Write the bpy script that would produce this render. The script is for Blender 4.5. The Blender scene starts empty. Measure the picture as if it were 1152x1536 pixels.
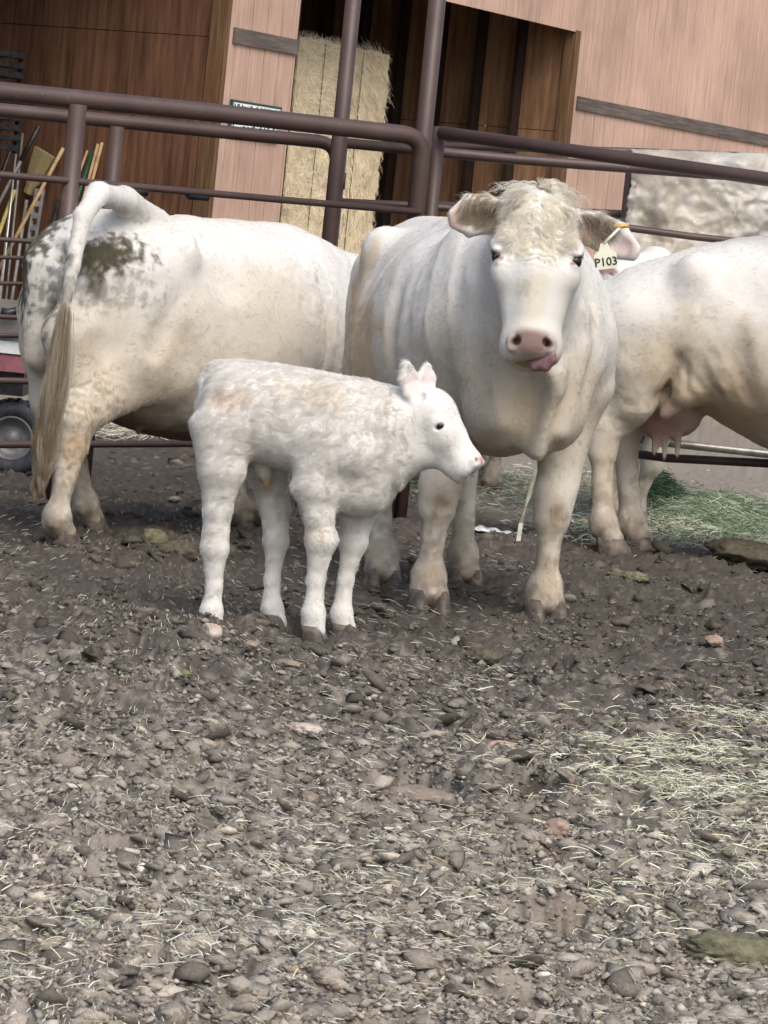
import bpy, math, random
import numpy as np
from mathutils import Vector, Matrix
random.seed(7)
rng = np.random.default_rng(7)
sc = bpy.context.scene
COL = sc.collection

# ---------------------------------------------------------------- camera, sky, sun, exposure
CAM_H, FOC, HOR, ROLL = 1.21, 5000.0, 380.0, math.radians(5.8)
PITCH = math.atan((768 - HOR) * math.cos(ROLL) / FOC)
fw = Vector((0, math.cos(PITCH), -math.sin(PITCH)))
r0 = Vector((1, 0, 0)); u0 = Vector((0, math.sin(PITCH), math.cos(PITCH)))
sx = r0 * math.cos(ROLL) + u0 * math.sin(ROLL)
su = u0 * math.cos(ROLL) - r0 * math.sin(ROLL)
cam_d = bpy.data.cameras.new('camera'); cam = bpy.data.objects.new('camera', cam_d); COL.objects.link(cam)
cam_d.sensor_fit = 'VERTICAL'; cam_d.sensor_height = 24.0; cam_d.lens = FOC / 1536 * 24.0
cam_d.clip_start = 0.1; cam_d.clip_end = 2000
M = Matrix((sx, su, -fw)).transposed().to_4x4(); M.translation = Vector((0, 0, CAM_H))
cam.matrix_world = M
cam_d.dof.use_dof = True; cam_d.dof.focus_distance = 10.6; cam_d.dof.aperture_fstop = 36.0
sc.camera = cam
EYE = Vector((0, 0, CAM_H))
def at(px, py, Y):
    d = fw * FOC + sx * (px - 576) - su * (py - 768)
    return EYE + d * (Y / d.y)
def gnd(px, py, z=0.0):
    d = fw * FOC + sx * (px - 576) - su * (py - 768)
    return EYE + d * ((z - CAM_H) / d.z)

SUN_EL, SUN_AZ = math.radians(50), math.radians(158)      # azimuth from +Y clockwise: behind the camera, to the right
w = bpy.data.worlds.new('World'); sc.world = w; w.use_nodes = True
nt = w.node_tree; bgn = nt.nodes['Background']
sky = nt.nodes.new('ShaderNodeTexSky'); sky.sky_type = 'NISHITA'; sky.sun_disc = False
sky.sun_elevation = SUN_EL; sky.sun_rotation = SUN_AZ; sky.dust_density = 4.0; sky.air_density = 1.0; sky.ozone_density = 1.0
nt.links.new(sky.outputs[0], bgn.inputs[0]); bgn.inputs[1].default_value = 0.15
sd = bpy.data.lights.new('sun', 'SUN'); sun = bpy.data.objects.new('sun', sd); COL.objects.link(sun)
sd.energy = 1.35; sd.angle = math.radians(36); sd.color = (1.0, 0.98, 0.94)
sdir = Vector((math.sin(SUN_AZ) * math.cos(SUN_EL), math.cos(SUN_AZ) * math.cos(SUN_EL), math.sin(SUN_EL)))
sun.rotation_euler = sdir.to_track_quat('Z', 'Y').to_euler(); sun.location = (0, 0, 20)
sc.view_settings.view_transform = 'Standard'; sc.view_settings.look = 'None'
sc.view_settings.gamma = 1; sc.view_settings.use_curve_mapping = False
sc.view_settings.exposure = 0.38

# ---------------------------------------------------------------- helpers: tagging and meshes
def tag(o, label=None, cat=None, group=None, kind=None):
    if label: o['label'] = label
    if cat: o['category'] = cat
    if group: o['group'] = group
    if kind: o['kind'] = kind
    return o
def empty(name, loc=(0, 0, 0), rz=0.0):
    o = bpy.data.objects.new(name, None); COL.objects.link(o); o.location = loc; o.rotation_euler = (0, 0, rz)
    o.empty_display_size = 0.1; return o
def wmat(o):
    m = Matrix.LocRotScale(o.location, o.rotation_euler, o.scale)
    return wmat(o.parent) @ m if o.parent else m
def link(name, me, mat=None, parent=None, smooth=False):
    o = bpy.data.objects.new(name, me); COL.objects.link(o)
    if mat and not me.materials: me.materials.append(mat)
    if parent: o.parent = parent
    if smooth: me.shade_smooth()
    return o
def mesh(name, V, F):
    me = bpy.data.meshes.new(name)
    me.from_pydata([tuple(v) for v in V], [], [tuple(f) for f in F]); me.update(); return me
def npmesh(name, V, F):
    """V (n,3), F (m,k) all faces with the same corner count"""
    me = bpy.data.meshes.new(name); V = np.ascontiguousarray(V, np.float32); F = np.ascontiguousarray(F, np.int32)
    me.vertices.add(len(V)); me.vertices.foreach_set('co', V.ravel())
    m, k = F.shape
    me.loops.add(m * k); me.loops.foreach_set('vertex_index', F.ravel())
    me.polygons.add(m); me.polygons.foreach_set('loop_start', np.arange(0, m * k, k, dtype=np.int32))
    me.update(calc_edges=True); return me
def setcol(me, name, C):
    a = me.color_attributes.new(name, 'FLOAT_COLOR', 'POINT')
    C4 = np.ones((len(C), 4), np.float32); C4[:, :3] = C; a.data.foreach_set('color', C4.ravel())

class MB:
    """collects boxes and tubes and links them as one mesh"""
    def __init__(s): s.V = []; s.F = []
    def add(s, V, F):
        b = len(s.V); s.V += [tuple(v) for v in V]; s.F += [tuple(i + b for i in f) for f in F]
    def box(s, c, h, ax=None, bev=0.0):
        c = Vector(c); ax = ax or (Vector((1, 0, 0)), Vector((0, 1, 0)), Vector((0, 0, 1)))
        X, Y, Z = [Vector(a) * e for a, e in zip(ax, h)]
        if bev <= 0:
            V = [c + X * i + Y * j + Z * k for k in (-1, 1) for j in (-1, 1) for i in (-1, 1)]
            s.add(V, [(0, 2, 3, 1), (4, 5, 7, 6), (0, 1, 5, 4), (2, 6, 7, 3), (0, 4, 6, 2), (1, 3, 7, 5)])
        else:
            fx, fy = 1 - bev / h[0], 1 - bev / h[1]
            prof = [(-fx, -1), (fx, -1), (1, -fy), (1, fy), (fx, 1), (-fx, 1), (-1, fy), (-1, -fy)]
            V = [c + X * i + Y * j + Z * k for k in (-1, 1) for i, j in prof]
            s.add(V, [(7, 6, 5, 4, 3, 2, 1, 0), tuple(range(8, 16))] + [(i, (i + 1) % 8, 8 + (i + 1) % 8, 8 + i) for i in range(8)])
    def tube(s, P, R, n=12, cap=True):
        P = [Vector(p) for p in P]; R = R if hasattr(R, '__len__') else [R] * len(P)
        V = []; F = []
        prev = None
        for i, p in enumerate(P):
            t = (P[min(i + 1, len(P) - 1)] - P[max(i - 1, 0)]).normalized()
            a = prev if prev is not None else (Vector((0, 0, 1)) if abs(t.z) < .9 else Vector((0, 1, 0)))
            a = (a - t * a.dot(t)).normalized(); prev = a; b = t.cross(a)
            for k in range(n):
                th = 2 * math.pi * k / n
                V.append(p + (a * math.cos(th) + b * math.sin(th)) * R[i])
        for i in range(len(P) - 1):
            for k in range(n):
                F.append((i * n + k, i * n + (k + 1) % n, (i + 1) * n + (k + 1) % n, (i + 1) * n + k))
        if cap: F.append(tuple(range(n - 1, -1, -1))); F.append(tuple(range((len(P) - 1) * n, len(P) * n)))
        s.add(V, F)
    def build(s, name, mat, parent=None, smooth=False):
        me = mesh(name, s.V, s.F)
        if parent is not None: me.transform(wmat(parent).inverted())
        o = link(name, me, mat, parent)
        if smooth: me.shade_smooth()
        return o

# ---------------------------------------------------------------- numpy noise
_P = rng.permutation(256); _P = np.concatenate([_P, _P, _P]).astype(np.int32)
_G = rng.normal(size=(256, 3)); _G = (_G / np.linalg.norm(_G, axis=1)[:, None]).astype(np.float32)
def pn(P, f=1.0, off=0.0):
    """gradient noise about -1..1 at points P (n,3)"""
    Q = np.asarray(P, np.float32) * np.float32(f) + np.float32(off)
    I = np.floor(Q).astype(np.int32); D = Q - I; I &= 255
    U = D * D * D * (D * (D * 6 - 15) + 10)
    out = 0
    for i in (0, 1):
        for j in (0, 1):
            for k in (0, 1):
                h = _P[_P[_P[I[:, 0] + i] + I[:, 1] + j] + I[:, 2] + k]
                g = _G[h]
                d = g[:, 0] * (D[:, 0] - i) + g[:, 1] * (D[:, 1] - j) + g[:, 2] * (D[:, 2] - k)
                wgt = (U[:, 0] if i else 1 - U[:, 0]) * (U[:, 1] if j else 1 - U[:, 1]) * (U[:, 2] if k else 1 - U[:, 2])
                out = out + wgt * d
    return out * 1.6
def fbm(P, f, o=4, off=0.0, g=.5):
    a = 1.0; s = 0; n = 0
    for i in range(o):
        s = s + a * pn(P, f * 2.03 ** i, off + 13.7 * i); n += a; a *= g
    return s / n
_R = rng.random((256, 3)).astype(np.float32)
def worley(P2, f, off=0.0):
    """2D cellular: F1, F2 distance and a random value of the nearest cell"""
    Q = np.asarray(P2, np.float32)[:, :2] * f + off; I = np.floor(Q).astype(np.int32); D = Q - I
    F1 = np.full(len(Q), 9., np.float32); F2 = F1.copy(); C = np.zeros(len(Q), np.float32)
    for i in (-1, 0, 1):
        for j in (-1, 0, 1):
            h = _P[_P[(I[:, 0] + i) & 255] + ((I[:, 1] + j) & 255)]
            r = _R[h]
            d = np.sqrt((i + r[:, 0] - D[:, 0]) ** 2 + (j + r[:, 1] - D[:, 1]) ** 2)
            m = d < F1
            F2 = np.where(m, F1, np.minimum(F2, d)); C = np.where(m, r[:, 2], C); F1 = np.where(m, d, F1)
    return F1, F2, C
def ss(a, b, x):
    t = np.clip((x - a) / (b - a), 0, 1); return t * t * (3 - 2 * t)

# ---------------------------------------------------------------- materials
def nmat(name):
    m = bpy.data.materials.new(name); m.use_nodes = True
    n = m.node_tree.nodes; return m, n, m.node_tree.links, n['Principled BSDF']
def noise_node(n, l, scale, detail=6, vec=None, rough=.6, stretch=None, space='Object'):
    t = n.new('ShaderNodeTexNoise'); t.inputs['Scale'].default_value = scale; t.inputs['Detail'].default_value = detail
    t.inputs['Roughness'].default_value = rough
    tc = n.new('ShaderNodeTexCoord'); mp = n.new('ShaderNodeMapping')
    if stretch: mp.inputs['Scale'].default_value = stretch
    l.new(tc.outputs[space], mp.inputs[0]); l.new(mp.outputs[0], t.inputs['Vector']); return t
def ramp(n, l, src, stops):
    r = n.new('ShaderNodeValToRGB'); e = r.color_ramp.elements
    while len(e) < len(stops): e.new(.5)
    for i, (p, c) in enumerate(stops): e[i].position = p; e[i].color = (*c, 1)
    l.new(src, r.inputs[0]); return r
def mix(n, l, a, b, f, mode='MIX'):
    m = n.new('ShaderNodeMix'); m.data_type = 'RGBA'; m.blend_type = mode
    for s, i in ((a, 6), (b, 7)):
        if isinstance(s, tuple): m.inputs[i].default_value = (*s, 1)
        else: l.new(s, m.inputs[i])
    if isinstance(f, (int, float)): m.inputs[0].default_value = f
    else: l.new(f, m.inputs[0])
    return m.outputs[2]
def bump(n, l, bs, src, st, dist=.01):
    b = n.new('ShaderNodeBump'); b.inputs['Strength'].default_value = st; b.inputs['Distance'].default_value = dist
    l.new(src, b.inputs['Height']); l.new(b.outputs[0], bs.inputs['Normal']); return b
def simple(name, c1, c2, scale=8, rough=.7, metal=0, bmp=.2, stretch=None, pos=(.35, .65), bd=.01, spec=.5):
    m, n, l, b = nmat(name)
    t = noise_node(n, l, scale, 8, stretch=stretch)
    r = ramp(n, l, t.outputs[0], [(pos[0], c1), (pos[1], c2)]); l.new(r.outputs[0], b.inputs['Base Color'])
    b.inputs['Roughness'].default_value = rough; b.inputs['Metallic'].default_value = metal
    b.inputs['Specular IOR Level'].default_value = spec
    if bmp: bump(n, l, b, t.outputs[0], bmp, bd)
    return m
def attr_mat(name, attr, rough=.7, spec=.25, sheen=0, bscale=0, bst=0, sss=0, mott=None):
    m, n, l, b = nmat(name)
    a = n.new('ShaderNodeAttribute'); a.attribute_name = attr
    col = a.outputs['Color']
    if mott:
        t = noise_node(n, l, mott[0], 8); r = ramp(n, l, t.outputs[0], [(.3, (mott[1],) * 3), (.7, (mott[2],) * 3)])
        col = mix(n, l, col, r.outputs[0], 1.0, 'MULTIPLY')
    l.new(col, b.inputs['Base Color']); b.inputs['Roughness'].default_value = rough
    b.inputs['Specular IOR Level'].default_value = spec
    if sheen: b.inputs['Sheen Weight'].default_value = sheen
    if sss:
        b.inputs['Subsurface Weight'].default_value = sss; b.inputs['Subsurface Radius'].default_value = (.03, .015, .008)
    if bst:
        t2 = noise_node(n, l, bscale, 6); bump(n, l, b, t2.outputs[0], bst, .004)
    return m
# ---------------------------------------------------------------- implicit bodies
def V3(a): return np.array(a, np.float64)
def unit(v): v = V3(v); return v / np.linalg.norm(v)
def smin(a, b, k):
    h = np.clip(.5 + .5 * (b - a) / k, 0, 1); return b * (1 - h) + a * h - k * h * (1 - h)
class Field:
    def __init__(s): s.p = []
    def cap(s, A, B, ra, rb, side=(0, 1, 0), k=.04, sub=False, e=None):
        """tapered capsule with an elliptic section: radii (along side, across) at A and at B"""
        A, B = V3(A), V3(B); ra = V3(ra if hasattr(ra, '__len__') else (ra, ra)); rb = V3(rb if hasattr(rb, '__len__') else (rb, rb))
        ax = B - A; L = np.linalg.norm(ax)
        ax = ax / L if L > 1e-6 else V3((0, 0, 1))
        sd_ = V3(side) - ax * np.dot(ax, side); sd_ /= np.linalg.norm(sd_); n = np.cross(ax, sd_)
        s.p.append(('c', A, B, ra, rb, ax, sd_, n, max(L, 1e-6), k, sub, e))
    def ell(s, C, r, ax=(0, 0, 1), side=(0, 1, 0), k=.04, sub=False):
        """ellipsoid: r = (along side, across, along ax)"""
        ax = unit(ax); C = V3(C); sd_ = V3(side) - ax * np.dot(ax, side); sd_ /= np.linalg.norm(sd_)
        s.p.append(('c', C, C + ax * 1e-6, V3(r[:2]), V3(r[:2]), ax, sd_, np.cross(ax, sd_), 1e-6, k, sub, r[2]))
    def loft(s, st, k=.03, p=2.2):
        st = V3(st); s.p.append(('l', st, k, p))
    def chain(s, P, R, side=(0, 1, 0), k=.03, sub=False):
        for i in range(len(P) - 1): s.cap(P[i], P[i + 1], R[i], R[i + 1], side, k if i == 0 else min(k, .02), sub)
    def bounds(s):
        lo = np.full(3, 9.); hi = -lo
        for q in s.p:
            if q[0] == 'c':
                if q[10]: continue
                r = max(q[3].max(), q[4].max(), q[11] or 0)
                lo = np.minimum(lo, np.minimum(q[1], q[2]) - r); hi = np.maximum(hi, np.maximum(q[1], q[2]) + r)
            else:
                st = q[1]; lo = np.minimum(lo, (st[0, 0] - .05, -st[:, 3].max(), (st[:, 1] - st[:, 2]).min()))
                hi = np.maximum(hi, (st[-1, 0] + .05, st[:, 3].max(), (st[:, 1] + st[:, 2]).max()))
        return lo - .03, hi + .03
    def grid(s, lo, hi, h):
        ax = [np.arange(lo[i], hi[i] + h, h).astype(np.float32) for i in range(3)]
        D = np.full([len(a) for a in ax], 1.0, np.float32)
        for q in s.p:
            if q[0] == 'l':
                _, st, k, pw = q; X = ax[0]
                m = np.where((X > st[0, 0] - .1) & (X < st[-1, 0] + .1))[0]
                if not len(m): continue
                i0, i1 = m[0], m[-1] + 1; xx = X[i0:i1]
                # monotone smooth interpolation by resampling and blurring
                fx = np.linspace(st[0, 0], st[-1, 0], 200)
                vals = []
                ker = np.hanning(19); ker /= ker.sum()
                for c in range(1, st.shape[1]):
                    v = np.interp(fx, st[:, 0], st[:, c]); v2 = np.convolve(np.pad(v, 9, mode='edge'), ker, 'valid'); vals.append(np.interp(xx, fx, v2))
                zc, hh, ww, tp = [v.astype(np.float32)[:, None, None] for v in vals]
                Y = ax[1][None, :, None]; Z = ax[2][None, None, :]
                zr = (Z - zc) / hh
                we = ww * (1 - tp * np.clip(zr, -1.2, 1.2))
                q0 = (np.abs(Y / we) ** pw + np.abs(zr) ** pw) ** (1 / pw)
                d = (q0 - 1) * np.minimum(hh, ww) * .9
                ex = np.maximum(np.maximum(st[0, 0] - xx, xx - st[-1, 0]), -1).astype(np.float32)[:, None, None]
                d = np.maximum(d, ex)
                D[i0:i1] = smin(D[i0:i1], d, k); continue
            _, A, B, ra, rb, a, sd_, n, L, k, sub, e = q
            r = max(ra.max(), rb.max(), e or 0) + k + 2 * h
            sl = []
            for i in range(3):
                i0 = np.searchsorted(ax[i], min(A[i], B[i]) - r); i1 = np.searchsorted(ax[i], max(A[i], B[i]) + r); sl.append(slice(i0, i1))
            if any(q_.start >= q_.stop for q_ in sl): continue
            X = ax[0][sl[0]][:, None, None] - A[0]; Y = ax[1][sl[1]][None, :, None] - A[1]; Z = ax[2][sl[2]][None, None, :] - A[2]
            X, Y, Z = X.astype(np.float32), Y.astype(np.float32), Z.astype(np.float32)
            al = X * a[0] + Y * a[1] + Z * a[2]
            t = np.clip(al / L, 0, 1).astype(np.float32)
            sc_ = X * sd_[0] + Y * sd_[1] + Z * sd_[2]; nc = X * n[0] + Y * n[1] + Z * n[2]; ac = al - t * L
            w_ = ra[0] + (rb[0] - ra[0]) * t; h_ = ra[1] + (rb[1] - ra[1]) * t
            e_ = np.minimum(w_, h_) if e is None else np.float32(e)
            k0 = np.sqrt((sc_ / w_) ** 2 + (nc / h_) ** 2 + (ac / e_) ** 2) + 1e-6
            k1 = np.sqrt((sc_ / w_ ** 2) ** 2 + (nc / h_ ** 2) ** 2 + (ac / e_ ** 2) ** 2) + 1e-6
            d = (k0 * (k0 - 1) / k1).astype(np.float32)
            S = D[sl[0], sl[1], sl[2]]
            D[sl[0], sl[1], sl[2]] = -smin(-S, d, k) if sub else smin(S, d, k)
        return ax, D
    def mesh(s, lo, hi, h, keep=None):
        ax, D = s.grid(lo, hi, h)
        S = D < 0
        c = np.zeros([n - 1 for n in D.shape], np.int8)
        for i in (0, 1):
            for j in (0, 1):
                for k in (0, 1):
                    c += S[i:D.shape[0] - 1 + i, j:D.shape[1] - 1 + j, k:D.shape[2] - 1 + k]
        act = (c > 0) & (c < 8)
        idx = np.argwhere(act); ids = np.full(act.shape, -1, np.int32); ids[act] = np.arange(len(idx))
        acc = np.zeros((len(idx), 3), np.float32); cnt = np.zeros(len(idx), np.float32)
        cs = [(i, j, k) for i in (0, 1) for j in (0, 1) for k in (0, 1)]
        val = {q: D[idx[:, 0] + q[0], idx[:, 1] + q[1], idx[:, 2] + q[2]] for q in cs}
        for p in cs:
            for a in range(3):
                if p[a] == 0:
                    q = list(p); q[a] = 1; q = tuple(q)
                    v0, v1 = val[p], val[q]; m = (v0 < 0) != (v1 < 0)
                    t = np.where(m, v0 / np.where(m, v0 - v1, 1), 0)
                    P = np.tile(np.array(p, np.float32), (len(idx), 1)); P[:, a] = t
                    acc += P * m[:, None]; cnt += m
        V = (idx + acc / np.maximum(cnt, 1)[:, None]) * h + np.array([ax[0][0], ax[1][0], ax[2][0]])
        F = []
        for a in range(3):
            b, c_ = [(1, 2), (2, 0), (0, 1)][a]
            sa = [slice(None)] * 3; sb = [slice(None)] * 3; sa[a] = slice(0, -1); sb[a] = slice(1, None)
            ch = S[tuple(sa)] != S[tuple(sb)]
            E = np.argwhere(ch); E = E[(E[:, b] > 0) & (E[:, c_] > 0) & (E[:, b] < D.shape[b] - 1) & (E[:, c_] < D.shape[c_] - 1)]
            q = []
            for db, dc in ((-1, -1), (0, -1), (0, 0), (-1, 0)):
                K = E.copy(); K[:, b] += db; K[:, c_] += dc; q.append(ids[K[:, 0], K[:, 1], K[:, 2]])
            q = np.stack(q, 1); ins = S[E[:, 0], E[:, 1], E[:, 2]]
            q[~ins] = q[~ins][:, ::-1]; F.append(q)
        F = np.concatenate(F); F = F[(F >= 0).all(1)]
        if keep is not None:
            cen = V[F].mean(1); F = F[keep(cen)]
            u, inv = np.unique(F, return_inverse=True); V = V[u]; F = inv.reshape(F.shape)
        return V.astype(np.float32), F.astype(np.int32)
def vnorm(V, F):
    a = V[F[:, 2]] - V[F[:, 0]]; b = V[F[:, 3]] - V[F[:, 1]]; n = np.cross(a, b)
    N = np.zeros_like(V)
    for i in range(4): np.add.at(N, F[:, i], n)
    return N / (np.linalg.norm(N, axis=1)[:, None] + 1e-9)
def relax(V, F, it=2, lam=.5):
    for _ in range(it):
        A = np.zeros_like(V); c = np.zeros(len(V), np.float32)
        for i in range(4):
            np.add.at(A, F[:, i], V[F[:, (i + 1) % 4]]); np.add.at(A, F[:, (i + 1) % 4], V[F[:, i]])
            np.add.at(c, F[:, i], 1); np.add.at(c, F[:, (i + 1) % 4], 1)
        V = V + lam * (A / np.maximum(c, 1)[:, None] - V)
    return V
def norm_rows(a): return a / (np.linalg.norm(a, axis=1)[:, None] + 1e-9)
def strands(name, P, N, T, L, lift, curl, col, mat, parent, pts=4, width=.0007, seed=0, droop=0.0, jit=.25, clump=.6):
    """hair curves rooted at P, combed along T (tangent), rising by lift along N; locks come from shared low frequency noise"""
    n = len(P); r = np.random.default_rng(seed)
    ang = curl * fbm(P, 28, 2, 3.3 + seed) * 3 + r.normal(0, jit, n)
    B = np.cross(N, T); Tr = T * np.cos(ang)[:, None] + B * np.sin(ang)[:, None]
    lock = clump * pn(P, 42, 7.7 + seed)
    Lr = (L * (1 + .35 * r.normal(0, .6, n).clip(-1.5, 1.5)) * (1 + .35 * lock))[:, None]
    lf = (lift * (1 + .8 * lock) + r.normal(0, .06, n)).clip(.03, 1.2)[:, None]
    out = np.zeros((n, pts, 3), np.float32)
    bend = (curl * pn(P, 18, 31 + seed) * 1.2)[:, None]
    for i in range(pts):
        t = i / (pts - 1)
        out[:, i] = P - N * .001 + Tr * Lr * t + N * Lr * lf * (t - .55 * t * t) + B * Lr * bend * t * t + np.array([0, 0, -1]) * Lr * droop * t * t
    cu = bpy.data.hair_curves.new(name); cu.add_curves([pts] * n)
    cu.attributes['position'].data.foreach_set('vector', out.ravel())
    ra = cu.attributes.get('radius') or cu.attributes.new('radius', 'FLOAT', 'POINT')
    rad = np.tile(np.linspace(1, .3, pts, dtype=np.float32), n) * width * .5; ra.data.foreach_set('value', rad)
    a = cu.attributes.new('coat', 'FLOAT_COLOR', 'CURVE'); C4 = np.ones((n, 4), np.float32)
    sk = 1 + .06 * pn(np.stack([P[:, 0] * .35, P[:, 1], P[:, 2]], 1), 75, 3) + .04 * pn(P, 30, 6); C4[:, :3] = col * (sk + r.normal(0, .05, n))[:, None].clip(.75, 1.2); a.data.foreach_set('color', C4.ravel())
    cu.materials.append(mat)
    o = bpy.data.objects.new(name, cu); COL.objects.link(o); o.parent = parent
    return o
def sample(V, F, N, n, dens=None, seed=0):
    r = np.random.default_rng(seed); q = V[F]
    A = np.linalg.norm(np.cross(q[:, 2] - q[:, 0], q[:, 3] - q[:, 1]), axis=1)
    if dens is not None: A = A * dens(q.mean(1))
    c = np.cumsum(A); f = np.searchsorted(c, r.random(n) * c[-1]).clip(0, len(F) - 1)
    u, v = r.random((2, n)).astype(np.float32); w = np.stack([(1 - u) * (1 - v), u * (1 - v), u * v, (1 - u) * v], 1)[:, :, None]
    return (V[F[f]] * w).sum(1), norm_rows((N[F[f]] * w).sum(1))
# ---------------------------------------------------------------- cattle
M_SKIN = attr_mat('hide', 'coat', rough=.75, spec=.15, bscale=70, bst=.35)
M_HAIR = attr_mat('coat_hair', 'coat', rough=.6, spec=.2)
_nt = M_HAIR.node_tree; _tr = _nt.nodes.new('ShaderNodeBsdfTranslucent'); _mx = _nt.nodes.new('ShaderNodeMixShader'); _mx.inputs[0].default_value = .45      # light passes through fine pale hair
_at = [q for q in _nt.nodes if q.type == 'ATTRIBUTE'][0]; _out = [q for q in _nt.nodes if q.type == 'OUTPUT_MATERIAL'][0]
_nt.links.new(_at.outputs['Color'], _tr.inputs[0]); _nt.links.new(_nt.nodes['Principled BSDF'].outputs[0], _mx.inputs[1]); _nt.links.new(_tr.outputs[0], _mx.inputs[2]); _nt.links.new(_mx.outputs[0], _out.inputs[0])
M_HOOF = simple('hoof_horn', (.05, .04, .035), (.16, .13, .10), 30, .6)
M_EYE, _n, _l, _b = nmat('eye'); _b.inputs['Base Color'].default_value = (.012, .008, .007, 1); _b.inputs['Roughness'].default_value = .08
M_TONGUE = simple('tongue', (.13, .075, .078), (.22, .125, .12), 40, .35, bmp=.3)
M_TAG = simple('tag_plastic', (.68, .67, .52), (.76, .75, .62), 20, .45)
M_TAGBTN = simple('tag_button', (.55, .36, .12), (.66, .45, .18), 20, .4)
M_INK = simple('tag_ink', (.02, .02, .015), (.03, .03, .02), 20, .6)
CREAM = V3((.63, .585, .50)); WHITE = V3((.68, .665, .63)); TAN = V3((.43, .35, .24)); DUNG = V3((.070, .062, .038)); MUDC = V3((.13, .10, .075)); PINK = V3((.50, .31, .27))

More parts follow.
